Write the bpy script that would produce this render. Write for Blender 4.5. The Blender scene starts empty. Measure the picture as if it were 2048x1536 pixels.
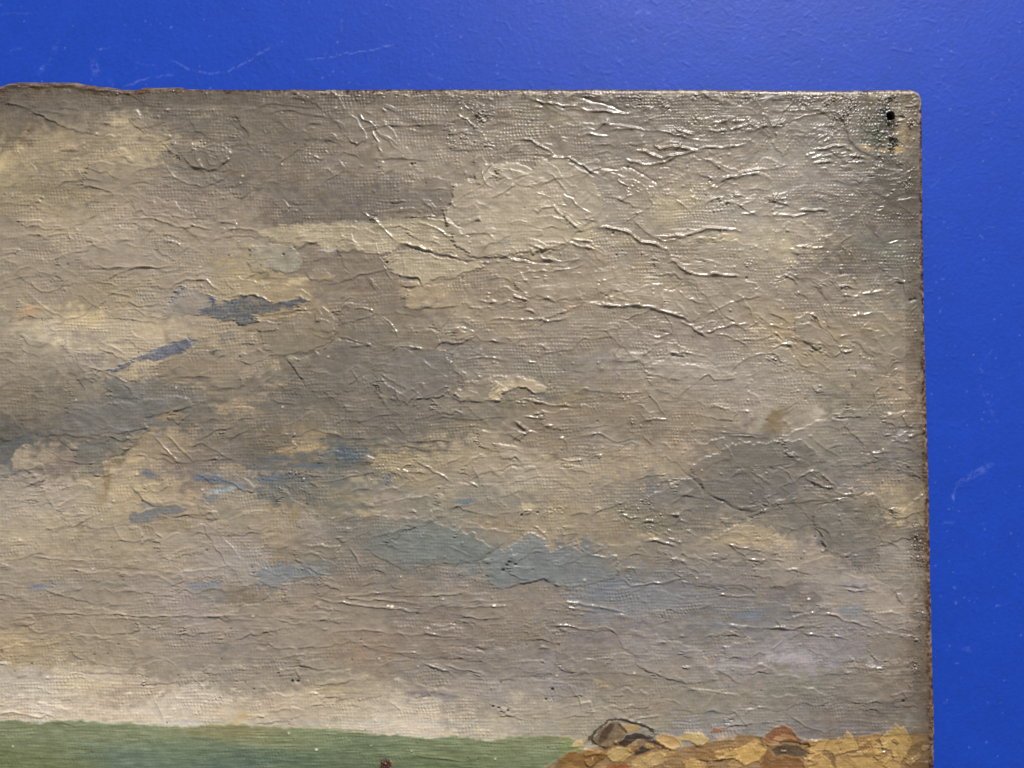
import bpy, math
import numpy as np

# ------------------------------------------------------------------ camera, light, exposure
scene = bpy.context.scene
COL = scene.collection
FPX = 1500.0                      # focal length in photo pixels (photo is 2048 x 1536)
DIST = 0.155                      # metres from lens to the paint surface
TILT = math.radians(1.75)
MM = DIST / FPX                   # one photo pixel on the painting, in metres

cam_d = bpy.data.cameras.new("camera"); cam = bpy.data.objects.new("camera", cam_d)
COL.objects.link(cam); scene.camera = cam
cam_d.sensor_width = 36.0; cam_d.lens = 36.0 * FPX / 2048.0
cam_d.clip_start = 0.005; cam_d.clip_end = 20.0
cam.location = (0.0, -DIST * math.sin(TILT), DIST * math.cos(TILT))
cam.rotation_euler = (TILT, 0.0, 0.0)

world = bpy.data.worlds.new("World"); scene.world = world; world.use_nodes = True
wbg = world.node_tree.nodes["Background"]
wbg.inputs[0].default_value = (0.95, 0.97, 1.0, 1.0); wbg.inputs[1].default_value = 0.245

def lamp(name, loc, target, size, power, color):
    d = bpy.data.lights.new(name, 'AREA'); d.shape = 'RECTANGLE'
    d.size, d.size_y = size; d.energy = power; d.color = color
    o = bpy.data.objects.new(name, d); COL.objects.link(o); o.location = loc
    import mathutils
    v = mathutils.Vector(target) - mathutils.Vector(loc)
    o.rotation_euler = v.to_track_quat('-Z', 'Y').to_euler()
    return o
lamp("ceiling_lamp", (0.48, 1.40, 1.00), (0.02, 0.0, 0.0), (0.25, 0.18), 63.0, (1.0, 0.975, 0.94))

scene.view_settings.view_transform = 'Standard'; scene.view_settings.look = 'None'
scene.view_settings.exposure = 0.0; scene.view_settings.gamma = 1.0
scene.view_settings.use_curve_mapping = False
scene.cycles.max_bounces = 4

# ------------------------------------------------------------------ helpers
rng = np.random.default_rng(11)
CT, ST = math.cos(TILT), math.sin(TILT)

def to_world(u, v, z=0.0):
    """point of the horizontal plane at height z seen at photo position (u, v)"""
    dx = (u - 1024.0) / FPX; dy = -(v - 768.0) / FPX
    ry = dy * CT + ST; rz = dy * ST - CT
    t = (z - DIST * CT) / rz
    return t * dx, -DIST * ST + t * ry

def srgb(c):
    c = np.asarray(c, dtype=np.float64) / 255.0
    return np.where(c <= 0.04045, c / 12.92, ((c + 0.055) / 1.055) ** 2.4)

def smooth(a, b, x):
    t = np.clip((x - a) / (b - a), 0, 1); return t * t * (3 - 2 * t)

# paint sheet raster: photo pixels -> rows and columns
STEP = 1.46
U0, U1, V0, V1 = -60.0, 1884.0, 154.0, 1600.0
NU = int((U1 - U0) / STEP) + 1; NV = int((V1 - V0) / STEP) + 1
us = U0 + STEP * np.arange(NU); vs = V0 + STEP * np.arange(NV)
UU, VV = np.meshgrid(us, vs); UU = UU.astype(np.float32); VV = VV.astype(np.float32)

fx = np.fft.rfftfreq(NU)[None, :]; fy = np.fft.fftfreq(NV)[:, None]
def noise(su, sv, ang=0.0, band=False):
    """smooth random field, unit variance; su, sv = grain in photo px along / across angle"""
    a = math.radians(ang); c, s = math.cos(a), math.sin(a)
    k1 = (fx * c + fy * s) / STEP; k2 = (-fx * s + fy * c) / STEP
    e = (k1 * su) ** 2 + (k2 * sv) ** 2
    g = np.exp(-0.5 * 4 * e)
    if band: g = g * e
    n = np.fft.irfft2(np.fft.rfft2(rng.standard_normal((NV, NU))) * g, s=(NV, NU))
    return ((n - n.mean()) / n.std()).astype(np.float32)

# shared noise fields
N_fine = noise(2.2, 2.2); N_small = noise(6, 6); N_mid = noise(18, 14); N_big = noise(70, 40)
N_st = noise(34, 2.4); N_st2 = noise(80, 5.0); N_st3 = noise(16, 1.6)
N_w1 = noise(13, 10); N_w2 = noise(13, 10); N_len = noise(22, 22)
N_up = noise(2.0, 22)
def bi(a, uu, vv):
    x = np.clip((uu - U0) / STEP, 0, NU - 1.001); y = np.clip((vv - V0) / STEP, 0, NV - 1.001)
    i = x.astype(np.int32); j = y.astype(np.int32); fxx = x - i; fyy = y - j
    return a[j, i]*(1-fxx)*(1-fyy) + a[j, i+1]*fxx*(1-fyy) + a[j+1, i]*(1-fxx)*fyy + a[j+1, i+1]*fxx*fyy

# canvas weave: over and under threads
WU, WV = 6.7, 6.9
pu = UU + 1.2 * N_mid + 2.5 * N_big; pv = VV + 1.0 * noise(30, 18) + 2.0 * noise(90, 60)
cu = 0.5 + 0.5 * np.cos(2 * np.pi * pu / WU); cv = 0.5 + 0.5 * np.cos(2 * np.pi * pv / WV)
alt = np.sign(np.cos(np.pi * pu / WU) * np.cos(np.pi * pv / WV))
weave = cu * cv * (1.0 + 0.25 * alt) + 0.16 * cv + 0.34 * cu + 0.05 * N_st3 * cv
weave = (weave - weave.mean()) / weave.std() * (0.9 + 0.22 * N_small)

def seg_dist(pts, uu, vv):
    """distance to a polyline, its signed side (negative = upper side) and position along it"""
    best = np.full(uu.shape, 1e9, np.float32); side = np.zeros_like(best); along = np.zeros_like(best)
    acc = 0.0
    for (ax, ay), (bx, by) in zip(pts[:-1], pts[1:]):
        dx, dy = bx - ax, by - ay; L = math.hypot(dx, dy)
        if L < 1e-6: continue
        t = np.clip(((uu - ax) * dx + (vv - ay) * dy) / (L * L), 0, 1)
        ex = uu - (ax + t * dx); ey = vv - (ay + t * dy)
        d = np.sqrt(ex * ex + ey * ey)
        sg = (-dy * ex + dx * ey) * (1 if (dx > 0 or (dx == 0 and dy > 0)) else -1)
        m = d < best
        best = np.where(m, d, best); side = np.where(m, np.sign(sg), side); along = np.where(m, acc + t * L, along)
        acc += L
    return best, side, along, acc

def inside(pts, uu, vv):
    c = np.zeros(uu.shape, bool); n = len(pts)
    for i in range(n):
        ax, ay = pts[i]; bx, by = pts[(i + 1) % n]
        if ay == by: continue
        c ^= ((ay > vv) != (by > vv)) & (uu < (bx - ax) * (vv - ay) / (by - ay) + ax)
    return c

def window(pts, pad):
    a = np.array(pts); lo = a.min(0) - pad; hi = a.max(0) + pad
    i0 = max(0, int((lo[0] - U0) / STEP)); i1 = min(NU, int((hi[0] - U0) / STEP) + 2)
    j0 = max(0, int((lo[1] - V0) / STEP)); j1 = min(NV, int((hi[1] - V0) / STEP) + 2)
    return slice(j0, j1), slice(i0, i1)

def tile(c, r, text):
    """traced points: numbers are quarter pixels inside photo tile (c, r) of 512 x 384"""
    return [(512 * c + float(a) / 4, 384 * r + float(b) / 4) for a, b in (p.split(',') for p in text.split())]
# ------------------------------------------------------------------ what was traced: local paint colours (u v r g b)
PTS = """
30 220 100 89 78;100 290 142 124 90;130 305 165 145 108;240 245 165 145 112;250 310 165 148 108;400 230 110 100 86;300 220 102 94 82;20 255 116 101 76;380 340 122 112 96;470 300 117 106 91;2 330 172 152 104;60 350 136 121 91;200 370 132 117 92;160 215 103 94 82;180 290 132 116 92
600 230 110 98 84;700 280 126 113 96;560 350 119 106 91;800 300 135 123 105;900 350 140 126 105;950 210 120 108 92;680 340 124 111 95;560 280 112 100 86;860 240 122 110 94
1100 230 126 113 89;1200 270 132 120 100;1400 240 121 109 86;1300 370 150 135 110;1300 290 132 119 98;1450 330 145 132 110;1520 260 128 116 96;1250 220 122 110 92
1600 300 140 132 115;1560 340 150 140 122;1700 300 130 120 102;1760 250 108 101 86;1820 250 134 118 92;1650 370 135 125 110;1800 350 98 90 74;1650 230 128 118 100;1720 220 122 112 95
50 400 146 129 96;100 450 164 146 112;200 400 150 131 97;250 430 164 147 124;350 400 135 120 105;450 420 136 121 102;60 480 150 135 115;200 460 160 145 122;300 500 155 140 118;430 480 150 135 112;100 560 150 135 112;200 600 150 132 98;190 640 188 164 114;300 660 180 160 125;250 680 175 158 125;110 680 188 172 132;60 700 145 132 108;150 690 140 128 118;400 720 140 125 100;450 660 162 143 110;480 560 158 139 97;30 740 140 128 108;380 560 152 138 114;30 580 148 133 108;330 620 150 138 118;480 700 146 132 110
600 410 111 99 86;700 400 109 97 85;850 410 112 100 86;640 540 128 114 95;720 540 125 110 92;560 595 160 137 96;900 600 158 140 105;700 600 130 115 95;950 580 140 122 98;800 640 125 112 92;600 650 138 121 92;560 680 126 113 90;750 680 117 107 91;700 740 113 105 93;900 720 119 113 106;830 740 113 106 94;1000 650 148 131 105;1000 700 135 122 108;870 660 132 119 98
1100 460 170 155 114;1060 440 164 149 115;1250 420 155 142 115;1200 400 146 136 118;1350 400 166 151 110;1450 430 155 145 125;1300 500 146 131 103;1150 530 150 135 107;1100 560 148 132 108;1280 580 163 147 112;1180 600 154 138 107;1400 560 150 135 107;1100 650 140 126 108;1250 640 145 130 106;1150 740 131 121 106;1040 750 131 122 106;1330 720 150 140 125;1420 700 141 129 116;1450 750 153 145 134;1400 640 146 131 108;1500 560 150 136 112
1600 450 155 142 118;1570 490 170 157 122;1700 420 121 111 93;1680 520 117 104 84;1780 500 113 108 92;1800 420 101 91 76;1700 590 144 131 108;1750 620 149 137 112;1740 650 141 124 90;1720 720 144 131 110;1560 660 158 137 102;1600 700 145 128 97;1550 720 140 130 112;1800 700 121 109 90;1640 600 146 132 109;1790 580 124 114 95
30 800 130 115 90;100 800 117 109 93;200 840 111 106 96;300 810 115 111 103;400 820 109 103 91;470 820 132 117 94;20 850 93 87 77;30 895 88 87 85;120 930 130 115 100;200 880 106 103 96;240 980 172 150 112;350 990 164 142 110;370 940 126 113 101;470 1000 148 138 115;100 1000 168 155 135;50 970 160 148 130;200 985 168 153 122;60 1080 172 156 124;150 1110 158 142 116;350 1100 158 144 121;480 1090 150 138 125;30 1130 160 145 121;480 1140 155 145 135;300 910 160 138 102;440 930 120 110 100;260 1090 160 144 115
560 800 111 104 91;650 800 113 105 91;700 850 116 108 92;780 850 107 100 93;950 815 121 111 93;870 840 113 106 92;600 895 155 132 92;540 890 111 101 83;560 920 98 97 95;680 910 90 94 97;780 930 152 135 94;950 920 158 142 110;900 960 150 135 110;760 960 114 114 108;560 960 103 106 107;600 970 107 104 91;700 1000 131 123 98;780 1000 149 137 121;900 1000 131 128 107;950 1000 121 120 108;560 1050 157 138 106;620 1070 145 132 112;700 1060 117 110 101;850 1080 118 117 105;1000 1050 148 131 100;960 1110 121 122 115;800 1130 119 115 105;600 1100 140 125 102;640 1120 122 116 106;560 1150 117 118 122;720 1140 130 121 108
1100 800 135 120 93;1200 820 131 116 93;1300 800 140 125 101;1400 830 140 125 101;1500 790 148 138 125;1120 870 131 114 93;1200 880 140 128 110;1100 950 163 147 118;1250 920 159 141 112;1050 960 158 148 123;1150 980 154 138 112;1300 850 127 112 92;1450 900 117 109 96;1500 950 107 100 93;1450 990 111 106 99;1300 990 121 116 108;1250 1000 139 129 110;1300 1040 121 115 92;1380 1050 121 113 101;1100 1030 158 141 109;1200 1060 144 128 100;1450 1080 150 134 104;1100 1130 119 116 111;1250 1110 134 125 108;1350 1100 121 113 106;1450 1130 130 124 118;1200 1140 123 119 113;1030 1000 132 122 102;1370 920 150 132 106
1560 790 149 139 120;1600 830 149 137 118;1700 810 126 118 99;1800 800 148 128 99;1700 850 119 113 100;1650 900 121 116 103;1750 870 119 111 103;1600 960 113 106 99;1700 960 125 118 112;1800 930 116 109 101;1700 1030 107 100 83;1650 1050 118 112 101;1770 980 144 127 100;1800 1020 155 137 102;1780 1060 117 109 92;1620 1110 148 135 120;1780 1110 148 137 124;1730 1100 108 102 97;1550 900 116 110 102
60 1190 150 137 120;200 1170 150 135 115;360 1200 154 140 130;490 1200 132 117 94;100 1230 150 132 109;300 1240 150 138 118;400 1250 150 138 128;40 1300 170 147 106;200 1300 159 142 113;300 1310 150 138 120;450 1320 140 130 115;160 1372 195 176 138;230 1365 195 175 143;20 1370 180 170 150;100 1405 203 188 158;250 1390 170 151 122;300 1415 203 188 158;420 1400 188 176 149;480 1430 200 178 134;490 1370 152 140 122;250 1435 210 187 150;400 1435 206 188 158;20 1425 200 184 152
560 1200 150 132 109;700 1190 140 125 106;850 1210 131 119 106;900 1170 135 125 115;560 1250 148 132 112;720 1310 146 123 101;900 1280 135 122 110;600 1340 140 130 113;700 1350 142 131 112;560 1410 186 167 134;700 1405 190 171 134;680 1375 170 152 112;800 1420 188 175 148;820 1455 207 184 147;950 1420 168 156 134;960 1385 148 138 131;980 1455 188 168 130;850 1340 138 128 115;1000 1330 134 124 117
1120 1270 130 120 114;1060 1250 130 118 102;1280 1280 139 131 127;1250 1310 131 121 113;1400 1230 121 116 111;1450 1290 132 125 118;1450 1335 143 133 130;1200 1350 131 121 107;1100 1370 140 132 129;1060 1410 164 154 130;1300 1400 140 130 111;1150 1430 154 144 124;1080 1450 168 153 129;1400 1390 132 127 109;1500 1410 135 130 118;1450 1440 140 132 125;1200 1180 122 122 126;1300 1200 125 122 121;1400 1170 125 120 118;1070 1200 134 122 109
1580 1200 121 113 106;1700 1180 146 137 130;1780 1190 148 132 118;1800 1160 148 138 124;1600 1260 117 110 102;1620 1285 148 139 141;1600 1310 148 140 142;1700 1290 131 125 128;1800 1320 130 118 101;1600 1370 128 125 111;1700 1400 125 118 108;1830 1350 108 90 75;1600 1420 125 118 110;1700 1450 121 109 101;1800 1430 116 106 93;1520 1250 122 118 115
"""
PTS = np.array([[float(x) for x in p.split()] for l in PTS.strip().splitlines() for p in l.split(';')])

# soft touches of colour: u v ru rv angle r g b alpha broken(0..1)
BLOBS = """
850 1090 170 42 2 112 117 118 .6 .3;1130 1135 130 42 6 113 118 121 .6 .3;1260 1185 130 28 5 117 121 124 .5 .4;640 1055 90 20 6 118 116 112 .4 .5;760 975 90 18 4 116 116 110 .35 .6
130 300 22 10 -15 186 158 112 .7 .6;240 245 20 9 -35 192 164 122 .75 .5;250 305 24 12 15 186 166 122 .75 .6;96 290 46 26 -25 150 133 96 .6 .3;4 325 12 14 0 200 175 110 .8 .4
400 232 22 4 -4 165 155 130 .6 .7;355 275 18 6 15 178 160 122 .85 .6;392 288 22 6 8 182 166 124 .85 .6;390 300 26 8 10 98 92 86 .5 .3;12 200 18 5 5 66 58 50 .7 .5;205 218 44 12 -6 98 92 84 .5 .4;90 215 70 9 -4 84 77 68 .6 .4;260 212 80 8 0 92 84 74 .5 .5
455 365 40 20 10 100 92 82 .5 .4;480 370 25 22 0 95 88 80 .4 .3;110 275 36 8 -20 160 142 100 .5 .5;30 262 40 4 -4 96 84 62 .5 .6
60 620 34 14 -12 190 140 92 .75 .6;50 645 26 8 -8 180 142 104 .5 .6;185 636 36 9 -4 204 176 112 .8 .4;300 655 60 9 -3 196 170 124 .7 .5;230 665 60 18 0 178 164 134 .6 .5;150 700 28 14 20 136 124 122 .6 .5;115 683 14 10 -30 214 196 148 .85 .2;405 650 34 14 8 150 138 128 .6 .5;250 650 30 16 10 170 158 138 .4 .5
182 408 24 6 -14 104 102 82 .8 .3;80 400 30 10 -6 158 138 92 .5 .5;120 465 40 10 0 170 152 112 .5 .5;470 545 30 12 0 166 146 98 .6 .5;60 430 60 10 0 158 140 102 .4 .6;20 440 36 14 0 128 116 108 .5 .5
640 470 80 12 0 186 168 124 .5 .5;720 480 46 9 8 150 152 138 .6 .4;655 501 24 3 2 134 152 168 .8 .4;760 496 22 4 6 140 150 150 .6 .4;818 461 12 4 0 186 138 40 .75 .7;804 474 6 3 0 186 150 60 .6 .6;785 460 20 8 10 150 152 140 .5 .5;830 505 6 10 10 120 128 128 .55 .4;656 555 10 6 0 176 130 44 .85 .5
592 565 22 9 -8 212 186 124 .85 .4;570 575 14 6 0 192 160 104 .6 .5;750 610 14 7 0 150 124 76 .5 .5;880 590 26 14 -20 178 152 106 .6 .5;812 555 14 8 0 120 118 118 .7 .3;1012 486 12 14 -40 84 100 108 .85 .3
700 745 14 8 0 140 128 92 .6 .7;545 725 16 9 0 160 136 86 .7 .4;555 770 20 5 0 185 160 122 .7 .5;1000 745 14 8 0 140 128 110 .4 .5
1090 465 50 20 0 180 164 118 .5 .5;1060 450 40 30 0 172 158 118 .3 .5;1350 400 44 14 -20 172 158 118 .5 .5;1450 482 46 11 -4 176 163 126 .55 .4;1240 485 30 14 0 176 160 116 .6 .5;1300 590 60 6 5 178 158 118 .5 .5;1230 596 30 6 0 176 156 112 .4 .5;1140 612 12 9 -20 190 142 106 .7 .5;1130 628 14 5 -10 196 156 110 .5 .5;1200 716 26 7 -3 150 142 152 .75 .6;1190 722 50 12 0 122 114 118 .5 .4;1055 768 26 9 5 190 168 118 .7 .5
1445 420 40 12 -5 160 152 140 .5 .5;1400 745 46 18 -12 160 152 142 .6 .4;1330 745 40 14 -10 150 144 132 .5 .5;1470 690 30 16 10 142 134 124 .5 .4;1500 440 24 12 0 158 152 138 .5 .5
1570 492 24 11 0 184 170 132 .7 .4;1580 570 40 8 0 158 142 116 .4 .5;1572 568 18 5 -5 176 158 118 .5 .5;1560 664 22 11 25 176 146 96 .8 .5;1600 700 26 14 30 152 132 96 .6 .5;1765 500 26 26 0 108 108 94 .7 .3;1795 460 26 18 0 96 92 82 .6 .4;1740 432 38 20 -25 112 102 86 .5 .4;1690 510 26 34 0 110 97 76 .5 .7;1745 655 34 14 -10 136 116 76 .6 .6;1735 735 26 8 0 150 144 148 .5 .5;1795 730 24 10 -20 116 106 92 .6 .4
1640 310 22 18 0 142 140 132 .5 .4;1750 268 26 28 0 84 86 68 .95 .25;1752 268 10 8 0 52 66 36 .6 .7;1730 252 16 10 0 118 112 90 .4 .4;1733 295 16 5 25 206 170 112 .85 .5;1798 300 12 7 0 208 166 104 .8 .6;1772 300 14 5 10 184 148 92 .7 .6;1812 270 14 26 0 146 122 84 .6 .4;1768 224 18 11 0 54 52 58 .95 .35;1776 246 24 28 0 62 58 52 .75 .5;1782 252 12 16 20 44 40 40 .9 .7;1786 288 7 26 4 48 42 36 .9 .6;1800 255 20 30 0 150 128 92 .35 .5;1554 200 16 7 0 36 32 40 1 .25;1592 199 20 6 0 48 42 42 .95 .4;1510 197 34 5 4 44 38 32 .9 .4;1255 197 28 7 5 64 58 52 .85 .45
85 850 60 12 -6 108 102 90 .4 .4;30 880 30 22 0 88 88 84 .6 .4;60 872 40 6 -8 98 100 100 .6 .4;25 920 24 14 -30 96 100 104 .5 .4;340 830 30 9 -12 172 144 94 .8 .4;355 838 14 8 0 158 130 80 .5 .4;365 874 30 7 8 172 146 96 .7 .6;278 915 20 9 15 198 166 116 .85 .5;265 920 14 8 20 208 170 112 .5 .6;110 888 16 6 -20 178 152 112 .7 .6;140 900 18 12 0 166 144 106 .5 .7;115 935 34 12 -5 128 112 106 .6 .5;92 910 22 22 0 176 158 124 .6 .2
240 985 26 20 0 196 170 122 .7 .4;265 948 22 6 0 196 174 118 .8 .3;310 975 22 10 35 176 158 110 .75 .3;350 970 26 12 0 186 160 118 .6 .6;380 1000 20 14 0 182 156 116 .5 .6;375 940 50 14 0 124 112 106 .5 .4;300 948 16 8 25 92 104 122 .8 .4;430 960 50 9 10 88 108 136 .8 .5;436 983 26 6 -8 140 172 196 .9 .4;430 986 8 3 -10 196 214 200 .7 .3;470 970 40 6 4 104 120 140 .6 .5;415 1000 30 10 -10 96 104 116 .6 .4;330 1022 60 9 -8 100 106 114 .7 .5;290 1040 30 8 -12 112 108 108 .6 .4;470 1005 30 10 -10 158 146 118 .5 .5;300 1010 24 6 -6 92 112 136 .5 .6
470 818 46 14 0 184 154 106 .55 .95;490 800 50 6 0 186 158 112 .45 .95;410 785 40 6 5 172 150 112 .4 .95;405 775 8 4 0 186 160 118 .7 .5;465 935 34 10 8 184 158 118 .6 .8;495 948 26 7 0 178 156 124 .6 .8;170 945 24 14 20 100 104 100 .5 .4;215 960 8 36 5 140 108 50 .75 .5;200 1005 14 24 35 150 120 62 .5 .6;165 1050 24 8 -40 140 124 74 .5 .6;155 1075 16 6 -30 132 112 66 .5 .7;235 925 18 12 0 120 104 60 .7 .5
100 970 80 14 0 176 164 146 .3 .6;150 1020 50 20 -10 172 158 132 .4 .5;215 1115 60 5 3 128 112 74 .5 .8;60 1070 60 9 -12 186 168 132 .5 .6;420 1120 40 30 -20 156 146 138 .4 .5;480 1110 40 30 0 150 142 144 .4 .7
590 1030 12 24 12 150 122 62 .7 .6;556 1110 8 24 25 148 122 66 .6 .6;560 1125 20 14 0 142 118 70 .3 .7;560 1060 40 22 0 170 146 112 .5 .8;625 1050 30 26 0 166 156 146 .45 .9;600 898 60 9 -8 184 152 98 .8 .6;560 908 40 5 -5 178 146 96 .6 .7;530 788 20 4 0 182 156 124 .7 .4;570 915 80 8 -5 86 92 98 .6 .5;690 908 30 14 -6 78 88 98 .8 .4;730 902 26 4 -8 84 94 104 .6 .5;620 932 60 5 -3 82 96 116 .6 .6;530 958 40 5 -3 86 106 130 .7 .5;540 945 50 6 0 166 156 140 .5 .9;640 945 60 6 -4 166 150 122 .5 .8
780 915 46 14 -4 178 156 104 .55 .95;800 935 60 14 0 176 156 112 .45 .95;735 962 34 9 0 178 164 118 .75 .6;770 960 14 8 -40 104 110 116 .8 .3;680 965 30 12 0 96 102 100 .6 .5;590 985 90 8 -4 110 108 94 .5 .6;720 995 40 8 0 166 152 112 .5 .8;780 995 40 12 0 164 148 136 .5 .8;735 1025 34 8 3 188 168 112 .75 .7;780 1030 30 5 0 170 156 130 .5 .8;690 1010 60 8 4 102 110 110 .5 .6;860 1000 60 12 0 120 124 108 .5 .5;930 1005 30 7 -3 92 104 118 .75 .5;930 1016 30 5 -4 156 140 106 .5 .7;970 988 50 7 3 118 122 116 .6 .5;820 965 50 14 5 172 148 98 .55 .85;880 985 40 8 10 178 156 110 .5 .8;870 870 34 12 0 162 138 86 .6 .5;930 850 60 9 5 158 136 90 .5 .5;890 866 22 8 0 124 114 94 .6 .4;925 862 14 8 0 122 112 92 .6 .4
620 1085 30 6 0 116 116 118 .5 .7;700 1090 40 30 0 124 114 104 .4 .5;560 1140 40 14 -8 112 116 126 .6 .4;640 1128 60 8 -4 110 116 120 .5 .5
1090 793 20 8 15 98 98 104 .75 .4;1165 795 34 8 0 150 130 78 .6 .7;1130 820 50 10 0 132 112 76 .4 .7;1010 845 12 8 0 176 156 122 .5 .4;1060 940 60 30 0 168 156 134 .3 .5;1060 1012 18 6 -3 190 174 116 .8 .5;1030 1006 22 8 0 128 128 126 .5 .5;1215 905 20 10 0 166 140 90 .5 .8;1370 890 22 18 -40 172 148 114 .6 .4;1430 900 16 8 0 168 140 108 .7 .5;1310 985 40 18 -20 112 110 108 .7 .4;1285 975 20 5 -20 178 162 124 .6 .7;1330 970 14 8 0 172 156 122 .6 .6;1200 975 30 8 10 124 116 106 .6 .6;1270 1020 50 10 0 116 110 86 .6 .5;1330 1050 60 16 0 114 110 88 .6 .5;1295 1072 34 7 8 190 166 110 .8 .5;1275 1060 14 6 0 160 148 84 .5 .5;1460 1080 46 16 0 172 148 104 .6 .6;1180 1080 24 12 -20 104 100 86 .4 .6;1220 1075 22 9 0 140 116 82 .5 .6;1240 1090 40 12 5 150 132 98 .5 .6;1450 995 50 20 0 116 112 104 .5 .4
1550 848 24 30 0 116 90 42 .75 .35;1562 825 26 12 -25 124 98 50 .6 .5;1632 826 16 16 0 190 182 158 .75 .5;1610 825 20 14 0 158 146 128 .5 .5;1540 780 14 14 0 158 152 146 .5 .4;1790 830 20 5 0 200 170 120 .5 .6;1778 828 4 3 20 250 236 180 .9 0;1800 865 8 8 0 176 174 180 .7 .3;1785 880 12 4 -35 166 160 156 .6 .5;1845 868 16 9 -25 186 164 108 .75 .4;1840 890 10 10 0 150 130 80 .5 .6;1770 972 10 8 20 172 150 112 .7 .3;1784 985 6 9 15 176 160 134 .7 .3;1812 1015 18 10 -5 184 156 104 .75 .5;1740 1005 16 10 30 164 132 96 .6 .5;1800 1045 12 6 -30 196 170 110 .7 .5;1710 1035 26 16 0 100 94 56 .6 .6;1650 1040 30 10 0 100 98 78 .4 .5;1560 1080 22 12 30 196 172 128 .8 .6;1575 1090 20 10 20 184 160 120 .6 .6;1640 1115 34 14 0 168 146 126 .5 .5;1720 1110 30 18 0 104 100 96 .7 .3;1780 1100 30 14 0 160 148 136 .5 .5;1840 1080 22 26 0 66 50 36 .55 .75;1840 1110 16 26 0 96 74 52 .5 .7;1636 1064 6 3 40 222 204 120 .85 0;1638 1082 12 9 50 96 94 104 .7 .3
80 1174 26 8 0 116 122 146 .75 .5;120 1172 60 8 -2 138 136 142 .6 .5;35 1176 10 5 -30 128 118 70 .7 .5;240 1168 60 8 -4 124 124 112 .6 .5;410 1172 50 10 -6 112 122 138 .6 .5;420 1195 46 20 0 126 128 132 .6 .6;350 1200 40 20 0 164 148 146 .5 .6;490 1200 20 20 0 120 102 74 .6 .7;390 1235 60 20 0 156 146 146 .4 .5;30 1290 34 14 0 182 156 104 .6 .7;60 1320 50 14 0 158 134 88 .4 .6;450 1270 20 26 0 164 136 108 .5 .6;470 1260 20 40 0 150 142 138 .4 .6;490 1270 30 60 0 142 134 132 .4 .6
170 1368 56 9 -2 210 190 138 .75 .5;238 1366 26 4 -1 226 200 166 .8 .5;250 1382 40 8 -8 162 140 112 .7 .6;310 1382 40 6 8 164 142 118 .5 .7;20 1368 24 14 -10 182 178 162 .6 .4;78 1412 30 12 0 216 204 182 .6 .4;300 1420 120 7 0 210 198 176 .4 .6;300 1440 30 3 5 222 198 124 .7 .5;190 1412 14 5 0 218 176 150 .5 .5;485 1435 26 10 -15 196 164 84 .7 .6;440 1448 40 5 3 188 164 96 .6 .6;30 1430 46 5 3 176 146 108 .7 .4;440 1395 40 12 20 196 192 172 .5 .95
720 1312 30 14 -6 156 122 98 .7 .7;700 1410 80 14 0 200 180 140 .4 .6;670 1380 50 8 0 182 160 108 .6 .6;740 1383 20 6 0 178 150 124 .5 .6;840 1388 40 12 -3 120 112 124 .8 .5;890 1392 40 10 0 130 122 128 .7 .5;820 1452 46 12 -2 218 194 158 .7 .3;960 1460 26 7 0 218 188 134 .85 .3;880 1464 40 4 5 196 172 110 .6 .5;990 1395 40 14 0 140 132 132 .6 .6;1000 1378 16 6 -20 172 162 166 .7 .6;560 1330 20 8 0 150 144 134 .5 .5
1030 1158 40 16 0 112 118 126 .5 .4;1222 1172 22 8 -6 104 112 138 .75 .6;1240 1165 40 14 0 116 120 126 .5 .5;1300 1205 90 16 3 118 120 124 .5 .5;1190 1240 40 7 8 114 120 122 .6 .5;1500 1228 26 9 -6 102 118 146 .8 .5;1486 1222 12 5 -10 108 122 100 .7 .5;1450 1238 20 7 -20 124 116 96 .6 .5;1440 1248 22 6 0 128 138 142 .6 .5;1360 1342 34 12 0 206 166 126 .6 .95;1350 1332 22 6 0 212 176 136 .5 .95;1208 1368 28 8 5 204 172 116 .5 .95;1320 1408 40 12 10 176 140 128 .45 .95;1310 1420 50 10 -8 150 128 118 .5 .8;1460 1330 46 12 0 172 166 170 .5 .9;1100 1380 60 20 0 146 138 140 .4 .6;1035 1395 20 16 0 186 178 152 .6 .9;1280 1288 34 16 0 144 136 136 .5 .5;1300 1290 40 8 0 150 142 140 .3 .6;1270 1440 80 10 -3 164 154 138 .5 .9;1120 1440 50 16 0 168 154 134 .4 .7
1580 1318 70 12 0 184 174 176 .55 .95;1600 1300 60 10 0 156 148 158 .5 .7;1660 1280 60 10 5 138 130 142 .5 .6;1750 1320 60 10 2 178 172 156 .4 .95;1770 1345 50 5 0 190 184 160 .4 .95;1700 1356 12 3 0 206 192 110 .8 .6;1745 1330 12 4 10 190 186 190 .8 .5;1702 1224 28 14 8 116 124 130 .75 .3;1800 1232 14 8 0 126 122 120 .6 .4;1710 1172 24 4 8 92 96 110 .75 .5;1700 1160 50 7 0 158 148 142 .5 .5;1760 1195 40 12 0 160 140 122 .5 .6;1790 1225 26 4 0 172 152 130 .6 .7;1680 1355 60 5 2 128 120 116 .4 .6;1820 1440 14 10 30 130 134 136 .7 .4;1570 1440 40 9 3 140 138 132 .5 .7;1830 1300 24 120 0 96 76 58 .35 .8
1800 330 30 20 0 88 80 66 .5 .6;1820 420 16 50 0 92 78 62 .5 .7;1826 560 12 60 0 104 88 68 .5 .7;1832 690 14 50 0 112 94 72 .5 .7;1838 790 14 40 0 128 106 80 .5 .8
"""
BLOBS = [[float(x) for x in p.split()] for l in BLOBS.strip().splitlines() for p in l.split(';')]

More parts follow.
